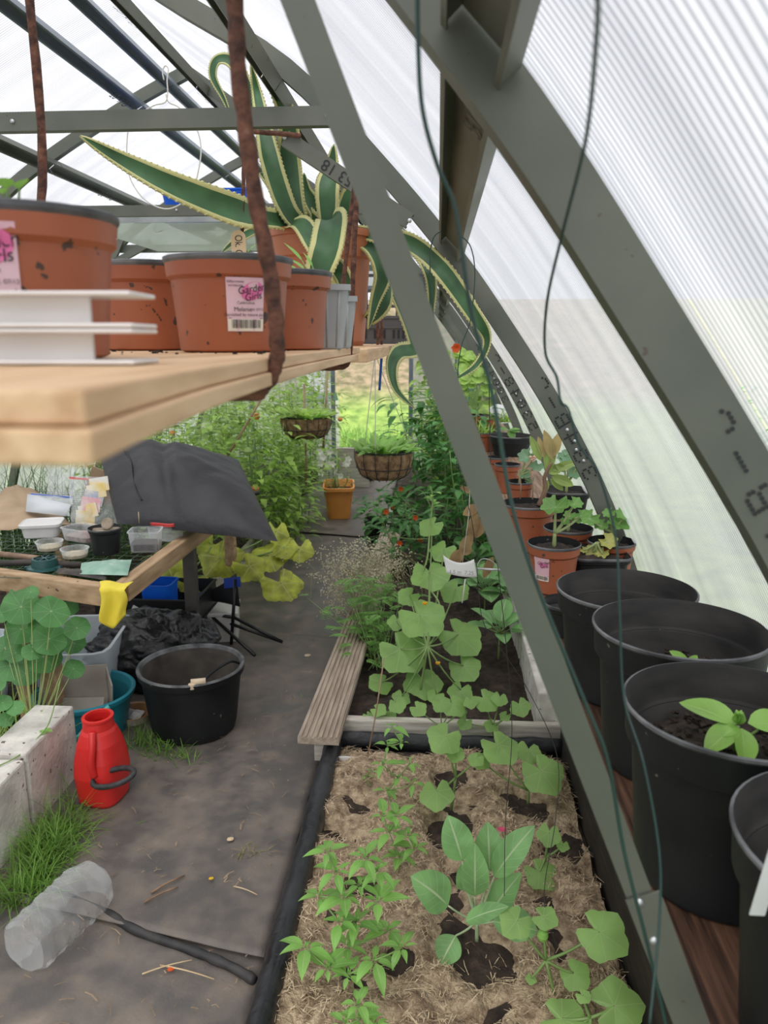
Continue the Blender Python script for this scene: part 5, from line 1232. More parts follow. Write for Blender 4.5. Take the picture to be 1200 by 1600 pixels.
bush('tomato_plant', -1.02, 5.75, .75, .32, 330, 'low tomato growth beside the orange planter', m=M_tom, L=(.05,.09), cat='tomato plant', wr=.5, z0=.03)
# squash
def squash(x, y, leaves, label):
    b = V((x, y, .1)); return fanplant('squash_plant', b, leaves, label, m=M_squash, kind='squash', sr_=.007, hub=b+V((0,0,.15)), cat='squash plant', cup=.15, minz=.08)
squash(-1.30, 3.75, [(262,885,30,-.1),(345,872,34),(390,885,26,-.05),(300,905,26,-.2),(330,855,25,.2),(240,905,25,-.1)], 'squash plant with yellowing leaves under the corner of the table')
squash(-1.25, 4.05, [(440,912,33,-.45,-1.2),(468,858,22,.0),(432,830,20,.1),(420,868,30),(445,855,20,0)], 'squash plant reaching a ragged yellow leaf onto the path')
M_chive = leafmat('chive', (.06,.13,.03), (.1,.2,.05), nv=0, vw=.02, trans=.2)
for i, (px, D) in enumerate(((20, 3.95), (70, 4.1), (125, 4.0), (165, 4.2), (-10, 4.05))):
    p = PY(px, 745, D); grassy((p.x, D, .10), 70, .98, ['tall reedy chives at the left frame edge','tall reedy chives behind the brown paper','tall reedy chives behind the clear bags','tall reedy chives beside the cushion','farthest reedy chives by the left wall'][i], 'chives', M_chive, W=.007, el=(1.35,1.56), spread=.08)
bush('shrub', -3.9, 6.5, 1.6, 1.3, 500, 'green shrub outside the left wall', m=M_tom, L=(.08,.16), z0=0)
bush('shrub', 2.7, 5.5, 1.2, 1.3, 500, 'green shrub outside the right wall', m=M_darkf, L=(.08,.16), z0=0)
bush('shrub', 2.4, 3.2, .7, 1.0, 400, 'low green weeds outside the right wall', m=M_darkf, L=(.08,.16), z0=0)
# far end: grass tufts outside
mb = MB()
for i in range(3500):
    x = R.uniform(-3.2, 1.6); y = R.uniform(8.6, 12.5); c = V((x, y, 0)); leaf(mb, c, rdir((.8,1.5)), (0,-1,0), R.uniform(.08,.28), .012, 'grass', R.uniform(.4,1.5), .1, 3)
tag(mb.build('tall_grass', M_grass), 'bright green long grass outside the far doorway', 'grass', kind='stuff')
# white sack and container outside by the door, planters, baskets
p = PY(495, 594, 9.4); root = thing('white_sack', (p.x, 9.4, .0), 'white bulk sack with a green band standing outside the far door post', 'sack')
mb = MB(); mb.lathe([(.20,0),(.25,.1),(.26,.5),(.24,.72)], 30, (0,0,0), sq=2, wob=lambda a, z: 1+.05*math.sin(5*a+z*9)); mb.lathe([(.215,.82),(.12,1.02),(.1,1.12),(.0001,1.13)], 30, (0,0,0), sq=1, wob=lambda a, z: 1+.05*math.sin(5*a+z*9)); mb.build('sack', M_white, root)
mb = MB(); mb.lathe([(.24,.72),(.228,.78),(.215,.82)], 30, (0,0,0), sq=2, wob=lambda a, z: 1+.05*math.sin(5*a+z*9)); mb.build('band', mat('green_band', (.03,.16,.10)), root)
p = PZ(525, 812, .04); root = thing('orange_planter', (-.79, 6.1, .045), 'orange rectangular plastic planter with a dark leafy plant on the path', 'planter', rz=.12)
mb = MB(); mb.lathe([(.0001,.004),(.10,.004),(.105,0),(.135,.235),(.15,.235),(.15,.26),(.135,.26),(.125,.2)], 40, sq=6, rx=.85, ry=1.5); mb.build('planter', mat('orange_plastic', (.68,.26,.05), (.78,.33,.08), scale=5, rough=.45), root); mb = MB(); mb.lathe([(.125,.2),(.0001,.2)], 30, sq=6, rx=.85, ry=1.5); mb.build('soil', M_soil, root)
bush('bedding_plant', -.81, 6.15, .13, .2, 90, 'dark small leaved plant growing in the orange planter', z0=.25, L=(.03,.05))
bush('petunia', -.93, 6.55, .50, .26, 170, 'white flowering petunia behind the orange planter', z0=.1, L=(.04,.06), flower=(M_whitef, .035, 22, 'flower'), m=M_tom, wr=.6)
pot((-.80, 7.7, .04), .19, .32, 'black tub beyond the orange planter near the doorway', fill=.8, soil=M_soil)
pot((-.43, 5.35, .035), .085, .16, 'small black pot at the path edge under orange flowers', fill=.7)
mb = MB(); mb.box((-.80, 7.3, .24), (.3, .02, .40), Matrix.Rotation(.2, 3, 'X')); tag(mb.build('pale_board', M_grey), 'pale sheet leaning by the black tub', 'board')
def basket(px, py, D, r, label, lab2, m=M_basil, top=1.42, leafn=70, blue=False):
    c = PY(px, py, D); root = thing('hanging_basket', c, label, 'hanging basket')
    mb = MB(); mb.lathe([(r,0),(r*.99,-.03),(r*.93,-.07),(r*.8,-.11),(r*.5,-.135),(.0001,-.14)], 40, (0,0,0), wob=lambda a, z: 1+.03*math.sin(11*a+z*40)+.02*math.sin(23*a)); mb.build('coir_liner', mat('coir', (.16,.09,.045), (.36,.23,.12), scale=34, rough=.95, bump=1, bscale=120, bdist=.01), root)
    wm = MB()
    for k in range(14):
        a = k*2*pi/14; wm.tube([V((math.cos(a)*q, math.sin(a)*q, z)) for q, z in ((r*1.03,.01),(r*1.02,-.035),(r*.95,-.075),(r*.82,-.115),(r*.5,-.14))], .002, 5)
    for q, z in ((r*1.03,.008),(r*.96,-.075)): wm.tube([V((math.cos(a*pi/16)*q, math.sin(a*pi/16)*q, z)) for a in range(32)], .0025, 5, closed=True)
    wm.build('wire_frame', M_ink, root); s_ = MB(); s_.disc(r*.95, -.01, 24); s_.build('soil', M_soil, root)
    cm = MB(); hook = V((-r*.3, 0, top-c.z-.02))
    for a in (0.3, 2.4, 4.5): cm.tube([V((math.cos(a)*r, math.sin(a)*r, .01)), hook], .0022, 5)
    cm.build('cord', M_string, root)
    rb = thing('lettuce' if blue else 'trailing_tomato', c+V((0,0,-.01)), lab2, 'plant'); lf = MB()
    for i in range(leafn):
        a = R.random()*6.28; q = r*.85*R.random()**.5; leaf(lf, c+V((math.cos(a)*q, math.sin(a)*q, -.01)), V((math.cos(a)*.5, math.sin(a)*.5, R.uniform(.3,1))), (0,-.3,1), R.uniform(.06,.13), .04, 'oval', R.uniform(.5,1.6), .2, 6)
    lf.build('leaves', m, rb, world=True); return c
c = basket(600, 706, 3.8, .145, 'coir lined wire basket hanging low over the path', 'bright young lettuce leaves filling the low coir basket', top=1.40, blue=True)
basket(478, 652, 5.0, .165, 'second coir basket hanging higher over the tomato row', 'tomato trailing out of the higher basket', m=M_tom, top=1.9, leafn=130)
mb = MB(); a = PY(596, 560, 3.7); mb.grid(lambda u, v: a+V(((u-.5)*.012+v*-.01, .002*math.sin(v*9), -.15*v)), 2, 8); tag(mb.build('blue_ribbon', mat('blue_cloth', (.02,.10,.42)), solid=.001), 'blue ribbon end dangling under the far shelf', 'ribbon')

# ================================================================== potting table
TT = .66
table = thing('potting_table', (-1.5, 3.0, 0), 'rough wooden potting table with a wire mesh top', 'table')
A = PZ(0, 894, TT); B_ = PZ(167, 918, TT); A2 = B_+(A-B_)*2.2
dirx = (B_-A).normalized(); diry = V((-dirx.y, dirx.x, 0)).normalized()
if diry.y < 0: diry = -diry
mb = MB(); mb.beam(A2+V((0,0,-.035))+diry*.022, B_+V((0,0,-.035))+diry*.022, .045, .07); mb.build('front_rail', M_beamx, table, world=True, bevel=.004)
C_ = PZ(299, 833, TT); C2 = V((C_.x+.0, 4.0, TT)); B3 = B_+diry*.05+dirx*.015
mb = MB(); mb.beam(B3+V((0,0,-.03)), V((C_.x+.01, 3.9, TT-.03)), .05, .065); mb.build('side_rail', M_board, table, world=True, bevel=.004)
for x, y in ((-1.055, 3.12), (-1.36, 2.47), (-1.49, 2.52), (-2.1, 2.85), (-1.05, 3.75), (-2.0, 3.85)):
    mb = MB(); mb.beam(V((x, y, .09 if x < -1.6 else .0)), V((x, y, TT-.065)), .05, .05, up=(0,1,0)); mb.build('leg', M_board if x != -1.055 else mat('dark_leg', (.05,.045,.04), (.09,.08,.07), scale=6), table, world=True, bevel=.003)
mb = MB(); x0, x1, y0, y1 = -2.25, -1.08, 2.42, 3.88
for i in range(24): x = x0+(x1-x0)*i/23; mb.tube([V((x, y0+(x1-x)*.0+.05*(-x-1.08), TT-.012)), V((x, y1, TT-.012))], .0014, 5)
for i in range(30): y = y0+(y1-y0)*i/29; mb.tube([V((x0, y+.04, TT-.010)), V((x1, y, TT-.010))], .0014, 5)
mb.build('wire_mesh', mat('mesh_green', (.05,.10,.06), (.09,.13,.09), scale=9), table, world=True)
TZ_ = TT-.008
def onT(px, py): p = PZ(px, py, TZ_); return V((p.x, p.y, TZ_))
# black cushion / filled sack
def pillow(name, corners, puff, m, label, cat, n=26, wr=.012, sc=9, flat=.35, seam=.0, seed=0, sub=0):
    a, b, c, d = [V(q) for q in corners]; nn = (b-a).cross(d-a).normalized()
    if nn.z < 0: nn = -nn
    def f(side):
        def g(u, v):
            base = a*(1-u)*(1-v)+b*u*(1-v)+c*u*v+d*(1-u)*v
            e = (max(0, math.sin(pi*u))**.55)*(max(0, math.sin(pi*v))**.55); w_ = nz3(base*sc+V((seed,0,side)))*wr+nz3(base*sc*2.6+V((seed,3,side)))*wr*.5
            ed = min(u, 1-u, v, 1-v)
            p_ = puff*(1 if side > 0 else flat)
            cr_ = -.028*math.exp(-((u-.38-.1*v)/.05)**2)*e if side > 0 and puff > .08 else 0
            return base + nn*side*(p_*e+cr_+w_*min(1, ed*8))
        return g
    mb = MB(); mb.grid(f(1), n, n); mb.grid(f(-1), n, n, flip=True); o = mb.build(name, m, sub=sub); return tag(o, label, cat)
M_sack = mat('black_fabric', (.020,.019,.022), (.038,.036,.040), scale=5, rough=.62, bump=.35, bscale=11, bdist=.03)
fl = PZ(183, 818, TT+.06); fr_ = PZ(434, 846, TT+.02); br = PY(372, 718, 3.72); bl = PY(150, 690, 3.55)
cu = pillow('black_cushion', [fl, fr_, br, bl], .16, M_sack, 'big black zipped cushion lying on the far corner of the table', 'cushion', n=60, wr=.026, sc=4.5, flat=.3)
zp = smooth_path([PY(182,692,3.36),PY(205,715,3.26),PY(208,745,3.14),PY(222,782,3.02)], 6)
# zip drawn on the cushion's upper face
def drape(path, obj_eval_pts, off): return path
import mathutils.bvhtree as bvt
me = cu.data; bt = bvt.BVHTree.FromPolygons([v.co[:] for v in me.vertices], [p.vertices[:] for p in me.polygons])
zz = []
for x, y in ((184,694),(196,706),(205,722),(208,745),(213,765),(222,782)):
    h = bt.ray_cast(CO, _ray(x, y).normalized());
    if h[0] is not None: zz.append(h[0]+h[1]*(.002 if h[1].dot(_ray(x,y)) < 0 else -.002))
if len(zz) > 2:
    mb = MB(); mb.tube(smooth_path(zz, 4), .0035, 6); o = mb.build('zip', M_ink); o.parent = cu
# stuff on the table
def tub(loc, w, d, h, label, m, name='plastic_tub', rz=0, fill=None, lid=None, sq=6, cat='tub'):
    root = thing(name, loc, label, cat, rz=rz); mb = MB(); mb.lathe([(.0001,.001),(.42*w,.001),(.44*w,.004),(.49*w,h-.004),(.52*w,h-.004),(.52*w,h),(.485*w,h),(.43*w,.005),(.0001,.004)], 40, sq=sq, ry=d/w); mb.build('body', m, root)
    if fill: s_ = MB(); s_.lathe([(.44*w,h*.1),(.455*w,h*.4),(.3*w,h*.44),(.0001,h*.42)], 26, sq=sq, ry=d/w); s_.build('contents', fill, root)
    if lid: s_ = MB(); s_.lathe([(.54*w,h-.008),(.545*w,h+.003),(.52*w,h+.005),(.50*w,h+.002),(.0001,h+.002)], 40, sq=sq, ry=d/w); s_.build('lid', lid, root)
    return root
M_clr = clear('clear_plastic', tr=.88); M_mlk = clear('milk_plastic', tr=.35)
b = onT(56, 842); tub(b+V((0,.06,0)), .150, .13, .055, 'white lidded food box on the table, lowest of the white ones', M_white, rz=.3, lid=M_white)
b = onT(115, 848); tub(b+V((.02,.05,0)), .15, .11, .055, 'clear oblong tub half hidden behind the black pot', M_clr, rz=-.4, fill=mat('brown_seed', (.2,.12,.1), (.4,.28,.25), scale=60))
b = onT(157, 870); bp = pot(b+V((0,.055,0)), .062, .100, 'small black plant pot holding peat discs on the table', fill=.82, soil=None, rimh=.15)
for k, (dx, dy, dz, rx) in enumerate(((.0,-.02,.086,.05),(.03,.015,.086,.1),(-.03,.015,.086,-.1),(.012,.0,.103,1.2))):
    mb = MB(); T = Matrix.Rotation(rx, 3, 'X'); mb.lathe([(.0001,-.006),(.022,-.006),(.024,0),(.022,.006),(.0001,.006)], 20, b+V((dx, .055+dy, dz+(.012 if k == 3 else 0))), tilt=T); tag(mb.build('peat_disc', mat('peat', (.24,.19,.13), (.36,.29,.21), scale=40, bump=.6)), ['front peat disc in the black pot','right rear peat disc in the black pot','left rear peat disc in the black pot','peat disc standing on edge on top of the others'][k], 'peat disc')
b = onT(220, 866); tub(b+V((.0,.06,0)), .118, .10, .082, 'clear tub of dark soil beside the black pot', M_clr, fill=M_soil, rz=.15)
b = onT(235, 852); mb = MB(); tub(b+V((.03,.10,0)), .13, .10, .075, 'red lidded clear tub behind the soil tub', M_clr, lid=mat('red_lid', (.60,.05,.05), (.68,.08,.07), scale=4, rough=.35), rz=-.3)
mb = MB(); c0 = onT(214, 850)+V((-.005,.05,.06)); mb.tube([c0, c0+V((0,0,.06))], .0015, 5); tag(mb.build('stick_marker', mat('lolly', (.65,.5,.3))), 'thin wooden stick standing in the soil tub', 'stick')
M_teal = mat('dark_teal', (.010,.055,.055), (.016,.08,.075), scale=6, rough=.35)
b = onT(62, 892); root = thing('net_pot', b+V((0,.04,0)), 'dark teal slotted net pot lying upside down at the table front', 'net pot'); mb = MB(); mb.lathe([(.062,0),(.060,.006),(.046,.008),(.042,.035),(.036,.037),(.036,.034)], 32); mb.lathe([(.010,.035),(.010,.037),(.0001,.037)], 16)
for k in range(8): a = k*pi/4; mb.beam(V((.008*math.cos(a), .008*math.sin(a), .0355)), V((.038*math.cos(a), .038*math.sin(a), .0355)), .004, .003)
mb.box((-.055,-.02,.004),(.02,.012,.008)); mb.box((.055,-.025,.004),(.02,.012,.008)); mb.build('pot', M_teal, root)
for px, py, lb, mm in ((68, 864, 'round clear seed tub left of the black pot', M_clr), (108, 876, 'shallow round clear tub in front of the black pot', M_clr)):
    b = onT(px, py); tub(b+V((0,.05,0)), .10, .10, .035, lb, mm, sq=0, fill=mat('beige_seed', (.4,.33,.2), (.6,.52,.36), scale=80))
# gloves and yellow cloth
g0 = onT(120, 900); g1 = onT(205, 905)
pillow('garden_glove', [onT(125,905)+V((0,0,.018)), onT(200,908)+V((0,0,.02)), onT(203,886)+V((0,.02,.022)), onT(128,888)+V((0,0,.02))], .018, mat('glove_green', (.20,.36,.28), (.32,.48,.38), (.72,.72,.68), scale=14, rough=.7, lo=.3, hi=.55), 'pale green garden glove at the front corner of the table', 'glove', n=16, wr=.006, sc=30)
pillow('garden_glove', [onT(88,900)+V((0,0,.012)), onT(165,912)+V((0,0,.012)), onT(168,902)+V((0,.0,.012)), onT(92,892)+V((0,0,.012))], .010, mat('glove_dark', (.03,.028,.027), (.10,.085,.07), scale=20, rough=.8), 'dark muddy glove under the green one', 'glove', n=14, wr=.004, sc=30)
mb = MB(); M_yel = mat('yellow_cloth', (.75,.60,.04), (.85,.70,.08), scale=6, rough=.75, bump=.2, bscale=30)
ya = B_+V((-.10,.03,.004)); 
def yc(u, v):
    x = B_.x-.015+.085*u; yb = B_.y-.012
    if v < .35:
        t = v/.35; return V((x-.03*(1-t)*(1-u), yb+.06*(1-t)+.0, TT+.004+.004*math.sin(u*7)))
    t = (v-.35)/.65; return V((x+.006*math.sin(t*5)+.0, yb-.012-.008*math.sin(u*9+t*2), TT+.002-.135*t*(.8+.2*math.sin(u*4))))
mb.grid(yc, 16, 20); tag(mb.build('yellow_cloth', M_yel, solid=.002), 'bright yellow cloth hanging over the front corner of the table', 'cloth')
# brown sticks, bags, papers
mb = MB(); mb.tube([onT(-20,868)+V((0,0,.012)), onT(82,880)+V((0,0,.012))], .011, 10); tag(mb.build('tool_handle', mat('worn_handle', (.12,.07,.045), (.36,.24,.16), scale=12, rough=.7)), 'worn wooden tool handle at the left of the table', 'handle')
mb = MB(); mb.tube([onT(-20,885)+V((0,0,.008)), onT(40,882)+V((0,0,.008)), onT(128,886)+V((0,0,.008))], .012, 8); tag(mb.build('trowel', mat('dark_iron', (.04,.035,.03), (.09,.07,.06), scale=12, rough=.7)), 'dark rusty hand tool lying behind the net pot', 'tool')
def zbag(px0, px1, pyb, pyt, D, label, m, zipc, puff=.05, lean=.05, name='zip_bag'):
    a = PZ(px0, pyb, TZ_+.01); b = PZ(px1, pyb, TZ_+.01); t0 = PY(px0-4, pyt, a.y+lean+.02); t1 = PY(px1+6, pyt+6, b.y+lean+.02)
    mb = MB()
    def f(s):
        def g(u, v):
            base = a.lerp(b, u)*(1-v)+t0.lerp(t1, u)*v; e = math.sin(pi*u)**.5*(1-v)**.6*min(1, v*8+.2)
            return base+V((0, s*(-puff)*e, 0))+V((nz3(base*20)*.006, nz3(base*26)*.012, 0))
        return g
    mb.grid(f(1), 18, 18); mb.grid(f(-1), 18, 18); o = mb.build(name, m); tag(o, label, 'bag')
    if zipc:
        z = MB(); z.beam(t0.lerp(a, .06), t1.lerp(b, .06), .004, .008); q = z.build('zip_strip', zipc); q.parent = o
    return o, a, b
M_bag = clear('bag_plastic', tr=.84, rough=.15, bump=1, bscale=25)
zo, za, zb = zbag(112, 182, 822, 742, 2.9, 'clear zip bag with a red strip, full of seed packets', M_bag, mat('red_strip', (.75,.08,.08)), .04)
mm = [mat('packet_yellow', (.75,.55,.15), (.8,.75,.6), scale=18), mat('packet_white', (.75,.74,.7), (.82,.6,.2), scale=20), mat('packet_pink', (.7,.3,.35), (.8,.7,.65), scale=18), mat('packet_blue', (.25,.3,.5), (.75,.72,.6), scale=18)]
for k in range(6):
    c = za.lerp(zb, .35+.06*k)+V((0, -.012+.006*k, .04+.028*k)); mb = MB(); mb.box(c, (.085, .0015, .06), Matrix.Rotation(R.uniform(-.3,.3), 3, 'Y') @ Matrix.Rotation(-.2, 3, 'X')); tag(mb.build('seed_packet', mm[k % 4]), ['lowest yellow seed packet inside the clear bag','white seed packet low inside the clear bag','pink seed packet inside the clear bag','dark printed seed packet inside the clear bag','yellow seed packet high inside the clear bag','topmost pale seed packet inside the clear bag'][k], 'seed packet')
zbag(52, 108, 806, 770, 3.2, 'flat clear zip bag with a blue strip', M_bag, mat('blue_strip', (.05,.15,.6)), .03, lean=.12)
zbag(76, 112, 776, 722, 3.5, 'crumpled clear plastic sheet rising to a point at the back of the table', M_bag, None, .03)
mb = MB(); mb.grid(lambda u, v: V((0,0,0)) if False else (onT(-30,838).lerp(onT(112,826), u)*(1-v)+onT(-10,785).lerp(onT(60,775), u)*v)+V((0,0,.02+.05*math.sin(pi*u)*v+.015*nz3((u*5,v*5,8)))), 20, 12); tag(mb.build('paper_bag', mat('kraft_paper', (.36,.25,.15), (.46,.33,.21), scale=5, rough=.8, bump=.3, bscale=8), solid=.002), 'crumpled brown paper bag at the left of the table', 'paper bag')
mb = MB(); a = onT(45,822); mb.grid(lambda u, v: (onT(42,818).lerp(onT(104,826), u)*(1-v)+PZ(45,790,TZ_+.05).lerp(PZ(112,808,TZ_+.05), u)*v)+V((0,0,.055)), 2, 2); cc = mb.build('printed_card', mat('paper_grey', (.62,.64,.66)), solid=.001); tag(cc, 'pale printed card leaning behind the white box', 'card')
mb = MB(); a0 = PY(160,760,3.75); mb.box(a0, (.16, .01, .16), Matrix.Rotation(.4, 3, 'Y')); tag(mb.build('cardboard_piece', mat('cardboard', (.28,.19,.11), (.36,.25,.15), scale=5)), 'brown cardboard flap behind the cushion', 'cardboard')

# ================================================================== under and in front of the table
M_box = clear('storage_plastic', tr=.6, milkcol=(.75,.8,.84))
b = PZ(133, 1062, .02); tub((-1.42, 2.78, .008), .34, .42, .30, 'clear plastic storage box under the table', M_box, name='storage_box', rz=.15, cat='storage box', fill=mat('blue_things', (.25,.4,.5), (.5,.6,.65), scale=6))
tub((-1.78, 2.52, .10), .30, .34, .26, 'second clear storage box at the left frame edge under the table', M_box, name='storage_box', rz=-.1, cat='storage box', fill=mat('teal_things', (.2,.5,.5), (.7,.75,.75), scale=8))
crate((-1.30, 3.36, .01), .46, .32, .30, M_ink, 'black folding crate under the table behind the bin bag', slots=False)
rt = thing('blue_tub', (-1.28, 3.34, .05), 'small blue tub standing inside the black crate', 'tub'); mb = MB(); mb.lathe([(.0001,0),(.06,0),(.07,.29),(.075,.29),(.075,.30),(.066,.3)], 30, sq=5); mb.build('tub', M_blue, rt)
mb = MB(); q = PY(212, 958, 3.17); mb.box(q, (.05,.002,.06), Matrix.Rotation(.5, 3, 'Y')); tag(mb.build('paper_label', mat('paper_white2', (.7,.72,.72))), 'small white sticker on the front of the black crate', 'sticker')
# black bin bag
mb = MB()
def bag(u, v):
    a = u*2*pi; t = v*pi; r = math.sin(t)**.65; x = math.cos(a)*r; y = math.sin(a)*r; z = -math.cos(t)
    k = 1+.16*nz3((x*2.2, y*2.2, z*2.2))+.13*abs(nz3((x*3.2+y*2, y*3.2, z*5+4)))*1.6-.05+.015*nz3((x*12, y*12, z*6))
    return V((-1.20+.27*x*k, 2.99+.21*y*k, max(.012, .155+.155*z*k+.03*nz3((x*4, y*4, 3)))))
mb.grid(bag, 110, 60); tag(mb.build('bin_bag', mat('bin_liner', (.008,.008,.009), (.014,.014,.015), scale=6, rough=.28, bump=.6, bscale=20, bdist=.02)), 'shiny black bin bag slumped under the table', 'bag')
# big black bucket with bail handle
bk = thing('black_bucket', (-.885, 2.565, .042), 'large black bucket with a grip handle standing on the path', 'bucket'); bh, br0, br1 = .25, .150, .186
mb = MB(); mb.lathe([(br0*.96,0),(br0,.004),(br0+.006,.03),(br1-.006,bh-.03),(br1+.004,bh-.028),(br1+.008,bh-.004),(br1+.006,bh),(br1-.004,bh),(br1-.010,bh-.012),(br1-.014,bh-.03),(br0-.004,.012),(.0001,.01)], 56, mis=[0]*5+[1]*3+[2]*3); mb.build('pail', [M_blk, M_rim, mat('dusty_inside', (.035,.03,.027), (.10,.085,.07), scale=9, rough=.9)], bk)
mb = MB(); hp = [V((br1*math.cos(a)*1.0, br1*math.sin(a)*1.0, bh-.014)) for a in [math.radians(-72+i*6) for i in range(14)]]; mb.tube(smooth_path([V((.09,-.155,bh-.01)), V((.10,-.13,bh+.012)), V((.12,-.07,bh+.016)), V((.15,.0,bh+.014)), V((.17,.03,bh-.006))], 5), .0055, 8); mb.build('handle', M_blk, bk)
mb = MB(); mb.tube([V((.052,-.165,bh+.004)), V((.10,-.15,bh+.004))], .012, 10); mb.lathe([(.0001,-.012),(.013,-.008),(.013,.008),(.0001,.012)], 12, (.058,-.172,bh-.006)); mb.build('grip', mat('cream_grip', (.62,.48,.33), (.72,.58,.42), scale=18), bk, label='cream plastic grip')
# red watering can with black hose loop
def canw(a, z):
    t = max(0, min(1, (.24-z)/.07)); ca, sa = abs(math.cos(a)), abs(math.sin(a)); return 1+((ca**3.4+sa**3.4)**(-1/3.4)-1)*t
wc = thing('red_canister', (-1.03, 2.105, .038), 'tall bright red plastic can with a wide round mouth beside the concrete block', 'can', rz=math.radians(-8))
M_red = mat('red_plastic', (.60,.020,.018), (.70,.030,.025), scale=4, rough=.38, bump=.03, bscale=50)
mb = MB(); mb.lathe([(.0001,.004),(.052,.004),(.062,.0),(.070,.012),(.074,.06),(.078,.10),(.073,.15),(.066,.20),(.056,.235),(.050,.245),(.047,.27),(.050,.273),(.050,.280),(.040,.281),(.039,.272),(.041,.25),(.05,.22),(.0001,.2)], 44, wob=canw, rx=.92, ry=1.0); mb.build('body', M_red, wc)
mb = MB(); mb.tube(smooth_path([V((.012,-.052,.252)), V((.020,-.070,.215)), V((.018,-.080,.16)), V((.022,-.076,.12))], 5), [.011]*16, 10); mb.build('handle', M_red, wc)
mb = MB(); hc = V((.085,-.075,.125)); mb.tube([hc+V((.068*math.cos(a*pi/12), .03*math.sin(a*pi/12), .020*math.cos(a*pi/12)+.012*math.sin(a*pi/12))) for a in range(24)], .0085, 8, closed=True); mb.build('hose_loop', mat('ribbed_rubber', (.02,.02,.021), (.05,.05,.052), scale=60, rough=.6), wc, label='black ribbed rubber loop')
# teal tub with card inside, brown dish
b = thing('teal_tub', (-1.275, 2.52, .012), 'round teal plastic tub with a pale handle behind the red can', 'tub'); M_tub = mat('teal_plastic', (.015,.20,.27), (.025,.27,.34), scale=5, rough=.4)
mb = MB(); mb.lathe([(.0001,.003),(.13,.003),(.135,0),(.165,.165),(.168,.17),(.178,.17),(.180,.185),(.172,.19),(.165,.185),(.155,.16),(.128,.012),(.0001,.010)], 48); mb.build('tub', M_tub, b)
mb = MB(); mb.tube(smooth_path([V((.05,-.175,.09)), V((.10,-.160,.145)), V((.145,-.12,.185))], 4), .009, 8); mb.tube(smooth_path([V((-.02,-.165,.11)), V((.03,-.172,.09)), V((.06,-.165,.10))], 4), .006, 8); mb.build('handle', mat('aqua', (.12,.52,.50), (.18,.6,.56), scale=8, rough=.4), b, label='pale aqua handle')
M_card = mat('stained_card', (.30,.26,.22), (.48,.44,.38), scale=5, rough=.85, spots=(9,.68,(.20,.13,.09)))
for (ca, sz, rot, lb) in (((-1.32, 2.53, .175), (.24, .006, .20), Matrix.Rotation(.25, 3, 'Z') @ Matrix.Rotation(-.35, 3, 'X'), 'large stained card sheet standing in the teal tub'), ((-1.19, 2.54, .165), (.11, .006, .19), Matrix.Rotation(-1.0, 3, 'Z') @ Matrix.Rotation(.3, 3, 'Y'), 'narrow stained card sheet at the right of the teal tub'), ((-1.26, 2.46, .135), (.15, .006, .11), Matrix.Rotation(.1, 3, 'Z') @ Matrix.Rotation(-.5, 3, 'X'), 'small card flap at the front of the teal tub')):
    mb = MB(); mb.box(ca, sz, rot); tag(mb.build('card_sheet', M_card, bevel=.002), lb, 'card')
DP = PZ(208, 1116, .06)
b = thing('brown_dish', (DP.x, DP.y, .040), 'shallow terracotta dish in the grass between tub and bucket', 'dish'); mb = MB(); mb.lathe([(.0001,.004),(.055,.004),(.06,0),(.072,.032),(.077,.034),(.075,.036),(.069,.032),(.056,.008),(.0001,.007)], 34, mis=[0,0,1,0,0,0,0,0]); mb.build('dish', [mat('brown_glaze', (.26,.13,.05), (.34,.18,.07), scale=8, rough=.4), mat('pale_glaze', (.5,.45,.36))], b)
pillow('crumpled_paper', [DP+V((-.045,-.03,-.004)), DP+V((.035,-.03,-.004)), DP+V((.035,.03,-.002)), DP+V((-.045,.03,-.002))], .018, M_white, 'crumpled white paper lying in the brown dish', 'paper', n=14, wr=.008, sc=50)
# white foam box and folded camping chair
b = thing('foam_box', (-1.08, 3.46, .01), 'white foam box on the ground behind the bin bag', 'box', rz=.2); mb = MB(); mb.box((0,0,.08),(.26,.2,.16)); mb.build('body', M_white, b, bevel=.012); mb = MB(); mb.box((0,0,.168),(.27,.21,.02)); mb.build('lid', M_white, b, bevel=.006)
ch = thing('camping_chair', (-.98, 3.45, .05), 'collapsed blue and black camping stool with thin black legs', 'stool')
mb = MB(); tube_m = mat('black_tube', (.012,.012,.013), rough=.35)
P = {k: PY(x, y, D) for k, (x, y, D) in dict(top=(368,905,3.35), foot=(362,1022,3.33), h=(366,965,3.35), f2=(441,1003,3.30), f3=(398,1024,3.15), l=(305,955,3.45), m=(325,958,3.4)).items()}
for k in ('foot','f2','f3'): P[k].z = max(P[k].z, .05)
for a_, b_ in (('top','foot'),('h','f2'),('l','h'),('m','f3'),('l','f2')):
    mb = MB(); mb.tube([P[a_], P[b_]], .008, 8); mb.build('leg', tube_m, ch, world=True)
mb = MB(); a_, b_, c_, d_ = PY(289,938,3.5), PY(375,948,3.35), PY(369,896,3.35), PY(345,915,3.45)
mb.grid(lambda u, v: (a_.lerp(b_, u)*(1-v)+a_.lerp(b_, u).lerp(d_.lerp(c_, u), 1)*v)+V((0,.03*math.sin(pi*u),-.03*math.sin(pi*v)*math.sin(pi*u))), 14, 10); mb.build('seat', mat('black_canvas', (.015,.016,.02), (.03,.03,.035), scale=8), ch, world=True, solid=.003)
mb = MB(); mb.grid(lambda u, v: PY(350,903,3.42).lerp(PY(376,897,3.33), u)+V((0,-.006,-.05*v-.01*u)), 6, 4); mb.grid(lambda u, v: PY(289,930,3.45).lerp(PY(315,925,3.4), u)+V((0,-.006,-.05*v)), 5, 3); mb.build('trim', mat('royal_blue', (.02,.06,.38), (.03,.09,.5), scale=6), ch, world=True, label='bright blue fabric edge')
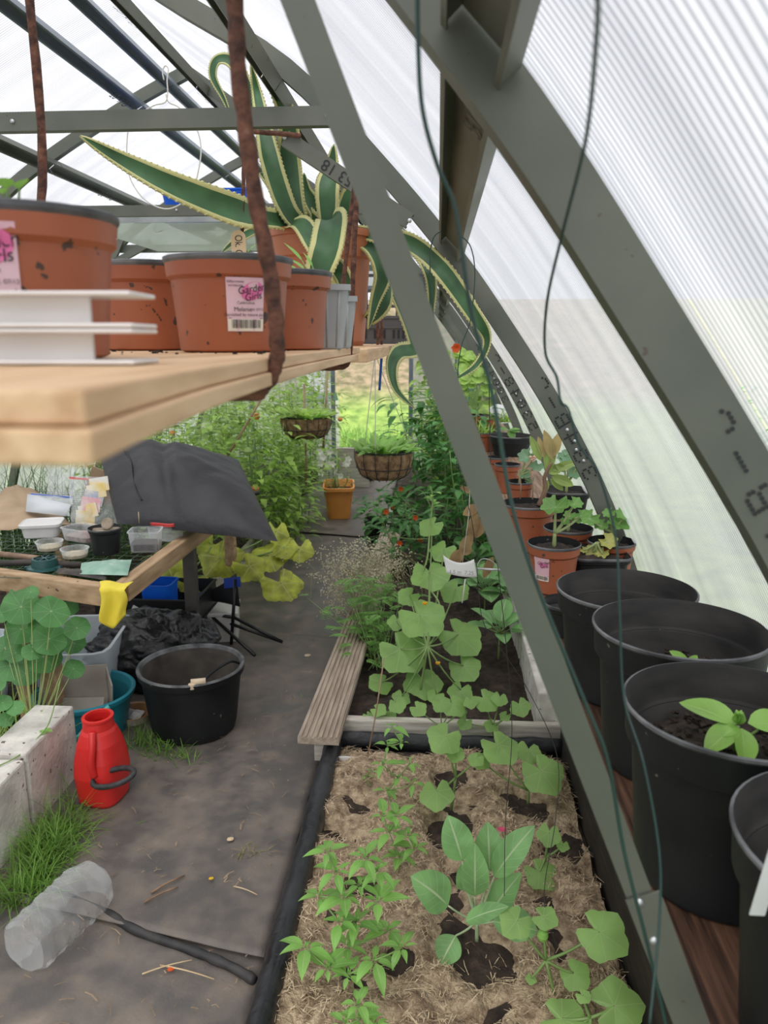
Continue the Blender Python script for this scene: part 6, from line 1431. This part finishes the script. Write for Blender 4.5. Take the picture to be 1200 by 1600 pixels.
mb = MB(); mb.tube([PY(385,772,4.0), PY(405,770,4.0)], .012, 8); tag(mb.build('black_stick', tube_m), 'black stick end poking out beside the cushion', 'stick')

# nasturtium in front of the table
nl = [(33,948,26),(80,955,25),(33,983,22),(77,998,24),(68,1026,25),(16,1040,23),(40,1052,20),(116,1005,16),(115,1045,15),(120,981,18),(8,1012,18),(24,1020,15),(50,1018,14),(58,976,12),(108,950,13),(4,960,12),(28,930,14),(48,925,11),(88,1010,12)]
b = V((-1.345, 2.28, .10)); fanplant('nasturtium', b, [(x, y, r, R.uniform(-.04,.16)) for x, y, r in nl], 'nasturtium with large round leaves growing before the table', m=M_nast, kind='round', cup=.06, sr_=.0022, hub=b+V((0,0,.05)), cat='nasturtium', up=.5, stemm=mat('pale_nast_stem', (.35,.45,.15), (.45,.5,.2), scale=12))
b = V((-1.36, 2.05, .18)); fanplant('nasturtium', b, [(4,1098,13),(24,1106,12),(9,1124,11),(-6,1070,13)], 'low nasturtium leaves resting by the concrete block', m=M_nast, kind='round', cup=.06, sr_=.002, hub=b+V((0,0,.03)), cat='nasturtium', up=.5)
mb = MB(); mb.tube(smooth_path([PY(95,1060,2.25), PY(80,1120,2.08), PZ(66,1145,.287), PZ(30,1180,.277), PZ(-10,1200,.275)], 6), .002, 6); tag(mb.build('nasturtium_runner', M_stemg), 'pale nasturtium runner trailing across the concrete blocks', 'stem')
lf = MB(); c = PY(72,1143,2.06); [leaf(lf, c, V((math.cos(a), math.sin(a), .2)), (0,0,1), .022, .014, 'oval', .4, .2, 5) for a in (0, 1.5, 3.2, 4.6)]; tag(lf.build('young_leaf', M_cuke), 'tiny bright leaf at the corner of the concrete block', 'leaf')
grassy((-1.42, 2.2, .1), 90, .30, 'pale grass blades growing among the nasturtium stems', 'grass_clump', M_tom, cat='grass', W=.006, el=(1.0,1.5), spread=.06)
# grass tufts on the path
def tuft(pts, n, L, label, m=M_grass, W=.0035, el=(.2,1.4)):
    mb = MB()
    for i in range(n):
        (x0, y0, x1, y1, s) = R.choice(pts); t = R.random(); p = PZ(x0+(x1-x0)*t+R.gauss(0, s), y0+(y1-y0)*t+R.gauss(0, s*.5), .03); leaf(mb, p, rdir(el), (0,0,1), L*R.uniform(.4,1.2), W, 'grass', R.uniform(.5,2.2), .15, 5)
    return tag(mb.build('grass_tuft', m), label, 'grass', kind='stuff')
tuft([(15,1400,128,1262,12),(30,1415,100,1330,14),(60,1340,110,1300,14)], 1300, .14, 'lush green grass tuft along the foot of the concrete blocks')
tuft([(190,1140,300,1190,14),(200,1160,260,1185,16)], 480, .08, 'green grass growing between the red can and the bucket')
tuft([(140,1290,230,1300,10),(200,1190,330,1195,6)], 120, .07, 'sparse grass blades lying on the mat by the can', el=(.05,.5))
tuft([(375,1335,410,1335,10)], 120, .05, 'small dry grass clump beside the bed liner', m=leafmat('dry_grass', (.22,.20,.08), (.3,.26,.12), nv=0, trans=.2, var=.5), el=(.1,1))
tuft([(470,1090,500,1150,6)], 60, .04, 'faint grass blades beside the decking plank', el=(.1,1))
# crushed clear plastic bottle
bt_ = thing('plastic_bottle', PZ(95, 1440, .085), 'large crumpled clear plastic bottle lying on the mat at the lower left', 'bottle')
ax0 = PZ(45, 1475, .085); ax1 = PZ(148, 1378, .085); axd = (ax1-ax0).normalized(); q = V((0,0,1)).rotation_difference(axd).to_matrix(); Lb = (ax1-ax0).length+.03
mb = MB(); pr_ = [(.0001,.012),(.03,.004),(.058,0),(.067,.012)]
for k in range(20): pr_.append((.068+.0022*math.sin(k*1.9), .012+(Lb-.05)*k/19))
pr_ += [(.062,Lb-.02),(.045,Lb-.004),(.0001,Lb)]
mb.lathe(pr_, 40, (0,0,0), tilt=q, wob=lambda a, z: 1+.035*math.sin(6*a+z*30)+.05*nz3((math.cos(a)*3, math.sin(a)*3, z*26)))
sh = ax0-axd*.015-bt_.location
for v in mb.v: v += sh
mb.build('bottle_body', clear('bottle_clear', tr=.90, rough=.07, milkcol=(.7,.72,.72), bump=1, bscale=14), bt_)
